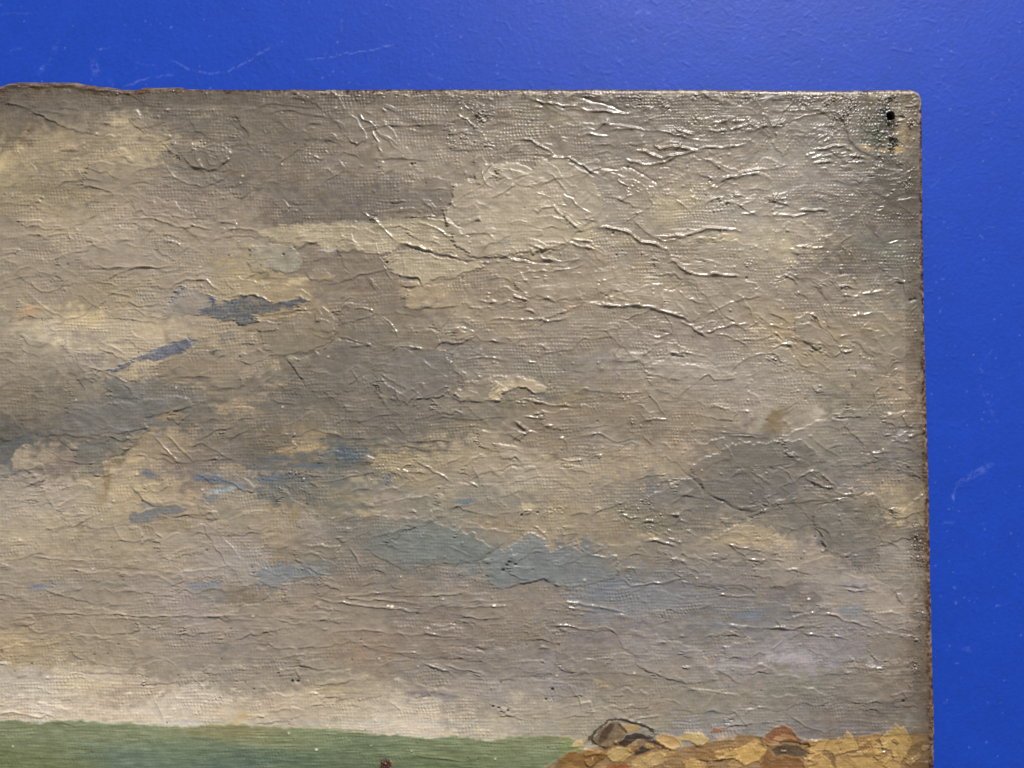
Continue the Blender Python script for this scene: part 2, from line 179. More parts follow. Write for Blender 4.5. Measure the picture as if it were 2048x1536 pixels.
# hard-edged strokes and dabs: name | c r | colour | height px | soft px | broken | points in the tile
DABS = """
cloud_dab|1 1|172 158 120|0.9|5|.25|20,340 0,290 200,250 600,238 900,236 1100,206 1490,202 1600,260 1720,400 1700,530 1500,490 1160,440 1150,470 1010,505 850,485 700,475 530,470 480,420 330,430 160,400 90,380
cloud_dab|1 1|160 147 120|1.6|4|.2|1490,200 1520,130 1560,60 1580,-60 1720,-90 1800,-200 1920,-225 2080,-245 2200,-200 2300,-270 2440,-300 2560,-200 2680,-120 2760,0 2800,90 2740,200 2560,330 2480,430 2250,480 2048,500 1900,540 1700,520 1560,380
grey_green_dab|1 1|149 149 130|1.3|3|.15|-70,540 -40,450 40,425 120,405 280,420 330,460 360,510 370,560 330,630 220,655 150,630 50,640 -20,655
cloud_dab|1 1|170 156 120|1.2|3|.2|1020,520 1100,480 1250,460 1400,500 1560,540 1800,560 1840,600 1700,650 1560,690 1460,690 1420,710 1340,745 1280,700 1120,660 1080,630 1030,600
tan_dab|1 1|168 143 102|0.8|4|.4|1330,740 1500,745 1480,830 1430,900 1380,930 1250,930 1180,920 1200,800
tan_dab|1 1|160 145 116|1.0|4|.3|380,650 470,610 560,640 640,670 630,710 520,715 430,690
slate_blue_dab|0 1|142 134 126|1.0|4|.3|1480,740 1600,780 1690,830 1750,870 1700,930 1650,960 1600,1000 1530,980 1420,985 1340,980 1310,930 1370,870 1420,800
blue_fringe_stroke|0 1|64 80 112|.4|3|.12|1560,765 1690,830 1755,870 1700,930 1640,990 1590,1000 1650,925 1690,880 1640,825
blue_fringe_stroke|0 1|76 90 118|.4|3|.15|1370,870 1420,800 1480,742 1505,760 1430,850 1388,880
dark_blue_dab|0 1|66 74 88|1.4|4|.38|1750,870 1830,855 1950,820 2060,815 2170,880 2300,870 2400,840 2470,870 2350,945 2200,965 2070,985 2048,1070 1960,1075 1910,1060 1870,1040 1760,1030 1690,1000 1640,990 1650,960 1700,920
grey_dab|0 1|103 103 102|0.8|4|.3|1730,1130 1800,1110 1940,1105 1900,1180 1780,1185
blue_stroke|0 1|74 88 120|1.0|4|.35|860,1430 950,1385 1060,1345 1140,1310 1230,1260 1400,1200 1550,1160 1570,1190 1540,1240 1430,1290 1330,1325 1200,1340 1100,1345 1020,1400 940,1435
blue_stroke|0 1|104 108 120|0.4|4|.3|670,1345 800,1310 890,1305 850,1340 750,1345
dark_stroke|0 1|78 76 82|0.6|3|.3|1580,1240 1660,1265 1770,1250 1720,1300 1640,1275
cream_stroke|0 1|196 180 140|0.6|8|.5|460,1180 600,1180 900,1240 1100,1250 880,1300 760,1312 560,1295
tan_stroke|0 1|172 153 112|1.0|3|.2|900,1445 1000,1450 1100,1360 1340,1330 1375,1335 1250,1410 1150,1460 1080,1525 990,1490
grey_dab|0 1|112 106 94|0.9|3|.3|640,1480 740,1450 810,1470 760,1530 660,1560
slate_dab|0 1|100 100 97|1.0|3|.2|850,1480 930,1470 1000,1510 1060,1570 1140,1660 900,1640 820,1540
grey_stroke|1 1|119 109 94|0.9|3|.2|660,1040 700,960 760,910 900,950 1050,1040 1100,1090 1160,1180 1150,1240 1000,1270 880,1220 640,1140
olive_stroke|1 1|129 117 94|1.2|4|.25|40,1010 300,980 540,930 660,1000 630,1140 590,1210 450,1275 250,1300 150,1300 80,1250 40,1120
grey_stroke|1 1|114 107 97|1.1|4|.2|260,1340 480,1290 600,1230 660,1160 880,1225 1000,1275 950,1310 960,1500 860,1600 460,1600 320,1450
grey_stroke|1 1|117 111 104|1.2|3|.2|950,1300 1160,1240 1440,1257 1500,1270 1560,1370 1550,1540 1500,1640 1130,1690 980,1600 960,1450
tan_dab|1 1|150 133 104|0.8|3|.3|1440,1200 1560,1140 1650,1088 1720,1110 1765,1150 1700,1185 1640,1215 1500,1215
grey_tan_stroke|1 1|137 124 106|0.8|4|.3|1560,1390 1600,1290 1700,1330 1900,1325 1970,1380 1960,1460 1900,1540 1620,1530
gray_knife_stroke|2 1|152 139 116|1.2|3|.25|690,720 800,690 920,690 1020,720 1120,740 1200,755 1330,790 1400,850 1460,890 1500,1015 1430,1030 1230,955 1020,905 850,915 720,910 770,830 680,800
cream_stroke|2 1|178 163 118|-.5|4|.2|1300,385 1480,330 1600,310 1780,312 1830,345 1760,395 1600,410 1400,410
slate_stroke|2 1|152 144 132|0.8|5|.4|1040,1350 1150,1330 1250,1300 1350,1290 1480,1300 1600,1350 1640,1430 1580,1465 1500,1500 1300,1500 1080,1460
grey_stroke|0 2|110 107 98|1.1|3|.2|600,600 620,480 700,450 880,400 1000,390 1200,348 1150,420 1060,500 1000,550 900,580 850,605 840,735 740,750 690,700 620,640
grey_violet_stroke|0 2|113 109 104|1.0|4|.25|520,395 480,300 600,200 900,150 1300,110 1500,100 1560,170 1400,220 1250,250 1160,270 1170,330 1200,348 1000,390 880,395 700,430 600,420
brown_grey_stroke|0 2|104 99 88|0.9|5|.25|-200,440 -100,200 60,210 110,250 220,410 100,455
cream_dab|0 2|172 154 121|0.9|3|.2|80,600 120,530 220,480 320,450 340,500 400,560 420,640 350,680 250,690 120,680
slate_stroke|0 2|103 108 114|0.6|5|.4|1030,1050 1080,1010 1200,995 1400,965 1500,1000 1420,1050 1200,1110 1050,1100
cream_dab|0 2|178 160 114|0.9|3|.2|1060,820 1160,810 1240,850 1300,930 1310,978 1230,970 1160,935 1110,880
yellow_grey_stroke|0 2|172 156 116|0.7|6|.4|740,1050 850,960 1000,940 1100,960 1060,1020 1030,1080 900,1140 780,1165 680,1140
tan_dab|1 2|154 138 112|1.6|2.5|.15|1580,100 1600,40 1680,-20 1900,-60 2150,-60 2340,20 2300,70 2230,80 2100,30 1980,80 1960,140 1860,145 1760,130 1640,135
cream_dab|1 2|196 174 130|0.7|3|.2|1830,80 1900,20 1990,-20 2090,-50 2200,-60 2340,20 2300,70 2230,80 2100,30 1980,80 1960,140 1880,140
cream_dab|1 2|172 148 108|0.8|3|.2|965,100 1010,78 1085,110 1060,140 1000,122
slate_stroke|1 2|112 117 111|0.9|6|.25|880,1330 900,1180 1000,1060 1300,1065 1500,1130 1700,1190 1900,1310 1800,1400 1500,1450 1230,1500 1100,1430 1000,1390
slate_dab|2 2|116 121 121|1.4|3|.12|-220,1520 -190,1440 -240,1400 -100,1310 -20,1330 60,1230 150,1190 260,1220 300,1290 310,1330 500,1255 560,1330 620,1370 830,1380 860,1536 460,1640 260,1560 60,1610 -80,1640 -180,1600
slate_dab|2 2|111 113 116|1.0|3|.2|540,1270 560,1230 640,1225 720,1290 735,1340 620,1370 570,1345
violet_grey_stroke|2 2|108 102 94|1.3|4|.2|1420,660 1500,600 1640,540 1800,470 2048,460 2300,450 2560,620 2300,660 2048,660 2060,1020 1950,1025 1830,1010 1740,970 1620,910 1530,850 1470,770
tan_stroke|2 2|167 147 107|0.9|4|.3|1720,1150 1860,1130 2080,1130 2080,1330 1850,1310 1720,1275
grey_stroke|3 2|114 109 102|1.0|5|.25|380,1030 440,970 700,900 860,880 930,960 870,1130 900,1250 860,1310 800,1430 720,1450 600,1380 480,1330 400,1180 360,1080
olive_knife_dab|3 2|112 105 88|1.0|2.5|.15|300,720 360,700 430,715 480,770 530,830 510,835 400,800 310,772
brown_tail_stroke|3 2|108 103 99|0.8|5|.25|0,680 100,680 200,770 240,860 240,930 0,970 -160,960 -100,760
grey_edge_dab|3 2|136 128 117|0.7|4|.3|905,1255 1000,1285 1080,1320 1080,1480 900,1490 860,1400
tan_dab|3 0|140 130 112|1.0|2.5|.2|150,1000 160,1100 180,1180 130,1240 105,1240 30,1130 60,1060 110,1020
grey_stroke|3 1|133 121 103|1.2|3|.25|330,970 390,1020 430,1080 490,1120 540,1180 600,1230 560,1320 480,1330 370,1250 300,1190 200,1100 200,1020
slate_dab|3 1|146 138 124|0.8|5|.3|0,1290 100,1240 190,1280 250,1370 290,1500 260,1600 60,1640 -120,1560 -100,1400
olive_edge_dab|3 1|105 104 88|0.7|5|.3|930,420 1060,390 1120,370 1180,400 1180,700 1080,740 940,660
slate_blue_stroke|1 3|124 126 127|0.7|4|.3|0,-60 300,-90 600,-60 560,0 420,10 260,40 120,70 0,85
triangle_dab|0 1|140 125 108|0.8|3|.2|1060,195 1080,145 1125,130 1155,180 1130,200
knife_swirl_dab|0 0|118 108 94|1.4|3|.2|1310,1150 1400,1130 1600,1170 1760,1130 1860,1230 1820,1290 1740,1345 1620,1362 1520,1320 1470,1255 1380,1260
violet_step_dab|2 3|138 131 124|0.8|5|.3|900,580 1000,640 990,690 1010,730 1080,770 1200,800 1330,840 1450,865 1640,830 1600,720 1500,600 1200,480 950,430 830,460
"""
# loose paint of the painted shore: same fields
ROCKS = """
brown_ground_dab|2 3|138 102 58|0.3|3|.15|330,1480 430,1410 620,1370 900,1300 1150,1300 1300,1370 1600,1320 1840,1260 2048,1300 2400,1330 2500,1300 2700,1290 2900,1270 3350,1250 3356,1900 100,1900 200,1536
brown_rock_dab|2 3|124 89 46|1.2|3|.12|350,1490 450,1405 560,1385 700,1390 775,1420 720,1470 600,1560 330,1560
pale_rock_tip|2 3|200 165 122|1.2|2.5|.1|468,1370 500,1308 560,1308 605,1360 520,1372
grey_brown_rock_dab|2 3|108 88 64|1.6|2.5|.15|640,1300 700,1220 790,1160 850,1160 920,1260 880,1310 840,1350 740,1370 660,1340
dark_rock_streak|2 3|72 57 42|0.8|3|.15|690,1310 700,1240 780,1175 830,1180 790,1250 750,1310 710,1345
dark_rock_streak|2 3|128 104 76|0.8|3|.2|800,1330 850,1240 890,1225 915,1262 870,1310 830,1350
ochre_rock_dab|2 3|180 146 92|1.2|2.5|.1|860,1180 1000,1188 1035,1215 1000,1240 920,1252
dark_rock_shadow|2 3|45 36 32|1.0|2|.1|840,1350 920,1270 980,1245 1060,1260 1110,1290 1200,1350 1120,1330 1080,1320 1000,1300 950,1340 900,1370
grey_rock_dab|2 3|118 98 78|1.0|2.5|.15|940,1350 1000,1300 1080,1310 1065,1350 980,1372
dark_rock_shadow|2 3|42 37 39|0.9|2|.1|968,1425 980,1390 1040,1350 1110,1380 1080,1402 1000,1436
ochre_rock_dab|2 3|180 154 98|1.6|2.5|.1|750,1400 830,1370 940,1375 970,1430 900,1480 820,1490 760,1450
ochre_rock_dab|2 3|178 149 96|1.4|2.5|.15|955,1490 1000,1440 1180,1392 1230,1430 1240,1490 1150,1520 1000,1560
rust_line_dab|2 3|128 72 36|0.8|2|.2|700,1530 780,1500 900,1490 960,1520 900,1560 720,1560
ochre_rock_dab|2 3|184 146 88|1.6|2.5|.1|1140,1310 1200,1260 1290,1270 1350,1320 1362,1370 1270,1386 1210,1350
ochre_rock_dab|2 3|188 158 98|1.6|2.5|.1|1310,1290 1400,1242 1520,1240 1582,1310 1540,1350 1470,1366 1420,1320 1350,1318
rust_dab|2 3|132 70 36|1.0|3|.2|1578,1255 1620,1210 1680,1205 1780,1225 1832,1272 1700,1244 1620,1264
pale_stone_dab|2 3|174 150 124|0.8|4|.3|1590,1275 1680,1252 1800,1275 1790,1322 1650,1322
ochre_rock_dab|2 3|198 159 92|1.8|2.5|.08|1600,1462 1660,1450 1780,1380 1900,1330 1960,1308 2044,1380 2030,1420 1960,1480 1870,1522 1780,1460 1680,1470 1620,1482
brown_rock_dab|2 3|138 98 50|1.2|3|.15|1560,1440 1600,1390 1760,1350 1900,1325 1780,1385 1660,1448 1600,1460
ochre_rock_dab|2 3|180 145 84|1.4|2.5|.12|1366,1485 1430,1450 1500,1470 1570,1560 1380,1560
rust_arch_dab|3 3|116 68 36|1.6|2.5|.1|-60,1290 0,1255 40,1210 120,1185 190,1215 230,1280 320,1310 345,1352 230,1335 130,1320 40,1372 -40,1340
pale_arch_dab|3 3|168 128 88|1.0|2.5|.2|20,1330 60,1275 130,1255 200,1275 235,1315 130,1305 60,1345
dark_rock_shadow|3 3|71 59 47|0.7|3|.25|40,1372 130,1330 240,1345 310,1400 300,1440 60,1440
brown_rock_dab|3 3|118 80 44|1.2|3|.15|-70,1450 0,1385 80,1440 240,1442 320,1500 320,1580 -60,1580
ochre_rock_dab|3 3|182 146 86|1.6|2.5|.12|335,1310 480,1300 460,1380 430,1420 500,1480 540,1580 330,1580 310,1440
ochre_rock_dab|3 3|176 143 84|1.8|2.5|.1|470,1310 590,1290 630,1233 680,1270 742,1390 620,1420 530,1440 460,1380
tan_rock_dab|3 3|150 117 68|1.0|2.5|.15|700,1290 760,1275 860,1250 925,1258 880,1312 800,1340 740,1380
ochre_rock_dab|3 3|180 147 90|1.4|2.5|.1|600,1442 740,1392 860,1360 910,1370 925,1410 830,1432 700,1445
ochre_rock_dab|3 3|170 140 82|1.8|2.5|.1|890,1312 940,1250 1020,1180 1060,1212 1090,1195 1150,1330 1110,1430 1060,1500 1010,1480 980,1400 920,1390
brown_grey_rock_dab|3 3|122 99 63|1.2|3|.15|1130,1350 1190,1310 1290,1312 1310,1400 1260,1480 1150,1470 1110,1430
ochre_rock_dab|3 3|175 142 84|1.4|3|.12|530,1442 700,1448 900,1424 1010,1485 1060,1505 1080,1700 560,1700
brown_rock_dab|3 3|118 88 52|1.2|3|.15|1090,1490 1160,1475 1320,1475 1325,1700 1090,1700
"""
SEA = tile(0, 3, "-300,1150 0,1150 150,1145 330,1172 450,1150 700,1155 900,1170 1030,1165 1200,1190 1450,1200 1700,1180 1850,1180 2048,1202 2250,1200 2450,1215 2750,1235 2900,1245 3100,1265 3230,1270 3350,1290 3500,1290 3600,1275 3750,1278 3770,1300 3950,1308 4096,1290 4250,1270 4400,1272 4560,1285 4690,1340 4640,1430 4450,1540 4400,1900 -300,1900")
RED = tile(1, 3, "1000,1472 1040,1458 1075,1478 1092,1536 1080,1620 985,1620 992,1530")

# ridges, steps and grooves: c r kind(b ridge, t thin ridge, d step with raised upper side, g groove) strength points
RIDGES = """
0 0 d .8 390,1510 560,1460 700,1440 800,1450 870,1445
0 0 d .8 660,1340 750,1365 820,1385 860,1375 930,1420 1000,1440
0 0 g .9 1030,1485 1120,1465 1240,1475
0 0 t .9 1330,1310 1340,1370 1420,1420 1500,1470 1600,1495 1720,1465 1850,1380
0 0 t .9 1470,1250 1530,1320 1620,1365 1740,1350 1850,1260
0 0 t .7 1380,1265 1420,1240 1340,1190 1310,1150
0 0 b .6 1590,1235 1570,1280 1620,1340
0 0 b .6 1650,1250 1680,1310 1740,1330
0 0 d .7 1060,1400 1100,1365 1200,1345 1300,1360
0 0 d .7 1500,960 1560,1040 1650,1085 1750,1130 1840,1125
0 0 d .8 1880,900 1930,1000 1990,1090 2010,1160 2048,1250
0 0 b .7 1590,1210 1680,1165 1760,1125
0 0 t .6 1880,1190 2000,1200 2048,1230
0 0 t .6 1480,1010 1520,1050 1600,1045 1720,1045
0 0 d .7 870,870 990,855
0 0 d .5 1100,1060 1200,1020 1360,970
1 0 d .6 0,920 60,850 130,820
1 0 d .8 110,910 200,890 300,890 400,910 520,935 620,945
1 0 d .7 30,840 150,830 300,855 480,860
1 0 d .7 150,960 230,1010 300,1035
1 0 t .8 160,1340 250,1260 380,1170 480,1115
1 0 t .6 0,1360 120,1355 170,1335
1 0 t .8 470,1200 470,1250 510,1275 550,1250
1 0 t .6 560,1330 640,1410
1 0 t .7 650,1245 700,1215 780,1240 820,1275
1 0 b 1.2 810,900 850,945 930,1000
1 0 b .9 880,880 930,920
1 0 b 1.2 990,960 1045,995
1 0 b .9 990,870 1030,910
1 0 d 1 830,1050 900,1020 1050,1010 1200,1005 1350,1005 1500,1000
1 0 b 1 920,1030 940,1080 990,1140 995,1210 990,1250
1 0 t .7 1000,1070 1080,1120 1150,1165
1 0 t .6 1180,1040 1300,1055 1450,1055
1 0 d .9 950,1275 1080,1270 1200,1280 1400,1280
1 0 d .8 1560,870 1640,790
1 0 b .9 1640,850 1620,920 1680,960 1770,1050
1 0 d .9 1700,960 1800,930 2048,925
1 0 d .9 1870,1010 1950,970 2048,985
1 0 t .6 0,1440 200,1460 400,1430
1 0 t .6 170,1480 260,1505
1 0 t .7 1820,1330 1810,1400 1850,1480 1920,1520
2 0 b 1.2 180,800 230,825 330,830 440,845 520,850
2 0 b 1.2 550,875 650,890 790,895 960,912
2 0 g 1 490,760 620,800 740,825 870,880 960,910
2 0 b .9 170,860 240,870
2 0 b 1 600,1075 680,1085 770,1090
2 0 b 1 655,1040 720,1000 790,985
2 0 d .9 720,1050 850,1040 950,1035 1060,1035 1180,1050 1300,1085 1400,1110 1480,1120
2 0 b 1 20,1120 150,1130 240,1180 340,1235
2 0 b 1.2 300,1270 380,1255 460,1265 530,1310 600,1350 700,1420
2 0 b 1.5 1200,1110 1150,1140 1140,1165 1190,1195 1290,1175 1360,1190 1440,1195 1550,1180 1700,1180 1880,1160
2 0 b 1.5 950,1220 1000,1205 1070,1215 1120,1245 1200,1265 1300,1250 1380,1225 1450,1205 1550,1210
2 0 b 1.4 900,1275 950,1300 1080,1310 1220,1300 1280,1270 1330,1245
2 0 g 1 700,1335 800,1360 900,1330 960,1350 1040,1390 1120,1440 1180,1490
2 0 b 1 830,1440 880,1465 930,1500
2 0 d .7 700,1420 800,1370 850,1375
2 0 b .8 1340,1010 1320,1040 1400,1070 1470,1085
2 0 b 1.2 1580,1045 1650,1050 1720,1050
2 0 b 1.1 1590,1000 1650,975 1730,968
2 0 b 1.1 1760,975 1830,970 1860,960
2 0 b 1 1740,1040 1850,1015
2 0 b 1.1 1870,1060 1950,1030 2048,1015
2 0 t .8 1860,1090 1900,1110 1910,1140
2 0 t .6 1500,1250 1600,1310 1680,1355
2 0 t .6 1450,1260 1380,1310
2 0 b 1.2 1620,1465 1700,1430 1800,1420 1900,1400 2000,1385
2 0 b 1.1 1820,1390 1950,1365 2048,1355
2 0 b 1 1560,1510 1650,1490 1700,1450
2 0 d .8 200,1500 300,1450 420,1420 530,1405
2 0 d .7 0,1470 100,1480 200,1520
3 0 d .9 150,985 100,1030 0,1025
3 0 d .8 150,985 250,950 350,920 500,905 600,900
3 0 d .6 0,890 200,895 400,890
3 0 d .8 160,1040 250,1040 300,1060 280,1100 310,1140
3 0 d .7 310,1050 380,1020 540,1010
3 0 d 1 530,800 560,900 600,990 640,1060 650,1130 740,1210 850,1250 970,1250
3 0 b 1.2 330,1130 400,1085 420,1080
3 0 b 1.2 370,1135 430,1095 480,1080
3 0 b 1 440,1145 500,1110
3 0 b 1.5 370,1200 450,1190 540,1170 650,1165
3 0 b 1.2 320,1235 380,1215
3 0 b 1.4 340,1275 430,1240
3 0 b 1.5 370,1300 450,1300 520,1290
3 0 b 1 600,1190 700,1200
3 0 b 1 590,1305 700,1300 800,1310
3 0 b 1 640,1250 790,1270
3 0 d .8 0,1355 100,1340 160,1320
3 0 d .7 480,1445 600,1460 700,1490
0 1 t .9 400,330 450,295 560,285
0 1 b .9 360,355 450,335 550,330
0 1 b .9 220,340 300,345 350,350
0 1 d .8 550,330 570,420
0 1 t .8 590,275 680,215 780,175
0 1 d .8 1110,385 1170,350 1230,290
0 1 b 1 1030,215 1200,210 1330,240 1430,275 1530,295
0 1 t .9 1160,185 1300,185 1500,205 1640,210
0 1 b .8 1200,165 1270,155 1370,140
0 1 b .9 1520,260 1570,280 1700,300
0 1 d .8 1700,230 1800,250 1900,265
0 1 b .9 1820,300 1920,290 2000,305 2048,310
0 1 t .7 1790,330 1900,350 2048,360
0 1 t 1 730,510 770,570 830,605 950,605 1100,605 1250,605 1400,595
0 1 b .7 580,480 650,470 730,455
0 1 t .6 490,475 540,540
0 1 t .8 900,685 970,645 1060,620 1200,605 1350,600
0 1 t .6 1000,415 1100,430 1180,445
0 1 d .8 1390,515 1440,480 1530,440
0 1 t .6 0,540 60,530 120,525
0 1 t .7 0,735 90,695 220,685
0 1 d .7 120,660 170,610 260,600
0 1 t 1 240,690 270,750 330,800 400,800 480,765 570,690
0 1 t .7 280,600 330,640 420,655 500,650
0 1 b .7 420,670 450,720
0 1 b .7 700,690 800,710 930,760
0 1 b .7 870,800 970,820 1050,850
0 1 t .9 750,740 755,820 740,900 700,960 600,1010 520,1020
0 1 t .9 920,875 950,880 980,900 1040,880 1100,915 1230,910 1280,885
0 1 t .7 920,875 900,920 840,970
0 1 t .8 980,930 1080,930 1170,985 1310,1010 1400,990
0 1 b 1 1320,790 1400,740 1480,705 1600,700 1650,700 1700,750 1780,800
0 1 t .6 1560,680 1640,640 1720,610 1800,560 1850,490 1880,400
0 1 b 1 1960,700 1990,665 2048,655
0 1 t .8 1790,690 1840,750 1910,795
0 1 t .7 1230,840 1300,830 1370,830
0 1 t .8 340,920 400,950 500,1000
0 1 t .8 410,1050 480,1040 540,1005
0 1 b .7 400,1080 450,1110 500,1105
0 1 t .7 380,1140 470,1130
0 1 d .7 180,1160 240,1220 310,1235 400,1200
0 1 d .6 30,1090 90,1010 150,950
0 1 t .6 0,1330 80,1350 150,1390
0 1 t .6 240,1490 320,1510
0 1 b .7 640,1365 750,1410 850,1440
0 1 b .8 850,1440 950,1480 1020,1530
0 1 d .8 1350,1500 1400,1475 1600,1480 1700,1490
1 1 b 1.7 1150,410 1250,430 1380,460 1500,500 1650,530 1800,545
1 1 b 1 1780,560 1880,570
1 1 b .8 840,140 900,200 980,250 1060,340 1130,400
1 1 b .9 1290,240 1400,270 1500,330 1570,390
1 1 b 1 1100,205 1200,200 1460,200
1 1 d .8 1590,365 1700,345 1850,335 1900,370 1900,400
1 1 d 1 1790,490 1860,420 1950,385 2040,345
1 1 d 1.1 1830,520 1920,490 1980,520 2048,550
1 1 b .9 1540,100 1570,80 1610,130
1 1 d .9 20,330 60,355 110,360
1 1 d .6 0,690 100,685 300,695
1 1 b .9 40,830 120,880
1 1 t 1 0,990 200,970 400,940 540,920
1 1 d .8 700,895 760,850 830,830
1 1 t 1 760,910 690,970 660,1060 630,1140 600,1200 560,1250 450,1280
1 1 b .9 760,920 880,940 970,965
1 1 t .9 970,980 1060,1035 1110,1100 1170,1190
1 1 t .9 650,1145 770,1180 880,1220 1000,1270
1 1 t 1 950,1300 1080,1265 1160,1235 1300,1250 1430,1255 1470,1210 1640,1215 1700,1180 1760,1150
1 1 t .8 1480,1180 1580,1130 1650,1085 1720,1110 1800,1180 1900,1190 2048,1220
1 1 t .7 950,1300 945,1440
1 1 b .9 740,1235 860,1235
1 1 b .9 1620,1300 1700,1335 1800,1320 1900,1330 2048,1345
1 1 t .9 1600,1270 1560,1320 1550,1400 1550,1536
1 1 t .8 1560,1390 1610,1450 1620,1530
1 1 t .8 1700,1265 1760,1275 1810,1310 1760,1330
1 1 t .7 1080,940 1200,975 1300,990
1 1 d 1 1200,920 1300,935 1450,930 1650,910
1 1 b 1 1700,915 1830,935
1 1 b .9 1730,845 1850,880 1950,890 2048,870
1 1 b .9 1870,1030 1950,1010 2048,1015
1 1 t .7 1860,1050 2048,1050
1 1 d .9 1130,660 1300,700 1340,745 1200,770 1120,740
1 1 t .8 1020,590 1050,650 1100,720
1 1 d .7 1850,700 2000,690 2048,740
1 1 t .8 80,1310 150,1300 250,1310
1 1 b .9 0,1250 80,1285
1 1 d .7 240,1330 300,1420 400,1520
1 1 t .6 760,1430 830,1530
1 1 t .6 1730,1420 1830,1530
2 1 g 1.3 0,520 100,545 200,560 370,575
2 1 b 1 0,545 60,555 130,567
2 1 b 1.2 200,490 260,540 400,545 550,540
2 1 d 1.1 150,500 250,465 380,460 450,425
2 1 b .9 90,645 200,630 400,625 500,605 590,570
2 1 b 1.3 460,400 550,435 680,465
2 1 b 1.1 470,370 560,390 650,405
2 1 d .9 470,350 520,320 600,295 680,280
2 1 b 1 150,125 210,165 240,130 340,120 380,170 430,205
2 1 b 1.3 430,210 480,250 550,300
2 1 b .9 420,20 520,100 640,180
2 1 t .7 200,10 320,50
2 1 d .9 510,215 600,220 700,240
2 1 t .9 580,220 670,185
2 1 b 1.8 710,240 700,280 800,290 900,310 980,345 1030,400 1120,410 1200,435 1250,460 1250,520
2 1 b 1.5 1270,555 1330,590 1400,640 1500,660 1620,665 1750,670 1880,665
2 1 t .8 860,80 920,50 970,25
2 1 t .9 940,185 1000,165 1080,155
2 1 b 1.3 1140,355 1300,360 1400,345 1480,320 1560,300 1680,300 1780,300 1840,330
2 1 d 1 970,230 1080,320 1150,370
2 1 b 1 1150,370 1200,385 1320,385
2 1 t .9 1440,40 1480,60 1480,100 1440,130
2 1 b .9 1540,110 1620,55 1700,45
2 1 b .9 1690,100 1730,80 1800,75
2 1 b .9 1770,30 1870,30
2 1 b .9 1820,180 1900,175 1970,150
2 1 b .7 1310,70 1400,110
2 1 d .8 690,720 800,690 920,690 1020,720 1120,740 1200,755 1300,765
2 1 d .8 690,720 680,800 640,860
2 1 b .7 770,800 700,860
2 1 d .8 1330,800 1400,850 1460,890 1560,895
2 1 b 1.6 640,890 720,910 850,915 1020,905 1120,920 1230,955 1330,1000 1430,1030 1520,1030
2 1 d .8 770,830 870,860 960,880 1100,890
2 1 t .8 370,880 420,885 520,880 640,885
2 1 d .9 140,850 200,825 260,850 350,885
2 1 b 1.4 0,815 70,850 140,880
2 1 b 1.1 90,940 200,970
2 1 d .8 0,700 40,770 110,810
2 1 b 1.1 0,1020 100,1025 200,1010 280,1035 450,1015
2 1 t .7 1510,1015 1620,950 1720,900 1850,855 1960,845 2048,840
2 1 b 1.2 1350,1040 1420,1065 1480,1110 1530,1145 1600,1160
2 1 b 1.1 1560,1130 1640,1095 1760,1065 1900,1050
2 1 t .8 1640,1140 1760,1165 1830,1210 1890,1260
2 1 b 1.1 1280,1080 1260,1130 1130,1170
2 1 b 1.1 1120,1220 1210,1190
2 1 b 1 1040,1310 1110,1260
2 1 t 1 1040,1350 1150,1330 1250,1300 1350,1290 1480,1300 1550,1320 1600,1350
2 1 t .7 1340,1290 1330,1240 1360,1200
2 1 t .7 820,1350 860,1330 830,1300 860,1230 920,1170
2 1 d .8 820,1355 960,1355 1040,1345
2 1 d .8 510,1220 580,1180 650,1175 780,1165 830,1150
2 1 d .8 230,1310 350,1280 480,1260 510,1230
2 1 d .9 130,1295 200,1310 240,1330
2 1 t .7 200,1350 240,1440 270,1530
2 1 t .9 1460,1530 1520,1480 1580,1465 1630,1500 1700,1500 1800,1490
2 1 t .8 1720,1460 1780,1400 1900,1320 2048,1290
2 1 t .7 1860,1490 1980,1440
2 1 d .9 480,1430 600,1440
2 1 b .9 130,1365 200,1370
3 1 b 1.6 240,150 350,150 490,150
3 1 b 1.1 20,190 100,180 200,200 330,170
3 1 d 1 0,60 80,90 180,120
3 1 d 1 920,400 980,375 1110,365
3 1 b 1.4 940,410 1060,385
3 1 d .7 850,325 890,365 910,370
3 1 t .5 640,300 700,230 800,90
3 1 b 1 80,700 140,670 200,700 260,750
3 1 d .9 150,650 250,690 330,680 400,750 470,850 520,950 540,1010 600,1030
3 1 d 1.5 330,970 390,1020 430,1080 490,1120 540,1180 600,1230 690,1270
3 1 t .7 400,850 450,930 500,1000
3 1 d .9 0,975 80,1000 180,1050
3 1 b .9 0,1065 130,1085
3 1 t .8 30,1110 100,1170 150,1200
3 1 d .9 130,1130 200,1180 300,1190 370,1250 420,1290
3 1 b 1.2 0,1270 100,1220 180,1225 200,1270
3 1 b .9 220,1320 260,1380 330,1400
3 1 t .7 340,1300 420,1370 520,1440
3 1 b .8 570,1170 600,1150 680,1130
3 1 d .8 560,1220 580,1290 500,1340
3 1 b 1.1 600,1290 690,1275
3 1 b 1.1 560,760 640,765 720,770
3 1 b 1 750,815 850,805 930,800
3 1 b .9 600,830 760,840
3 1 b 1.1 660,990 760,980 850,965
3 1 t .7 480,710 600,800
3 1 t .9 1060,600 1085,680 1095,740 1100,830
3 1 t .8 1100,1020 1140,960 1190,910
3 1 t .7 940,1430 1000,1370 1060,1360
3 1 b .8 200,440 300,450 480,450
3 1 d .5 700,1440 900,1445 1100,1440
0 2 d .9 1000,0 1060,60 1130,130
0 2 b .7 1120,70 1170,90
0 2 d .9 300,430 400,410 520,395 600,420 700,430 830,440
0 2 d .9 880,390 1000,390 1100,365 1200,345
0 2 d .7 1160,270 1250,250 1400,220 1560,170
0 2 b 1.2 1240,410 1300,480 1370,560 1430,610 1550,625
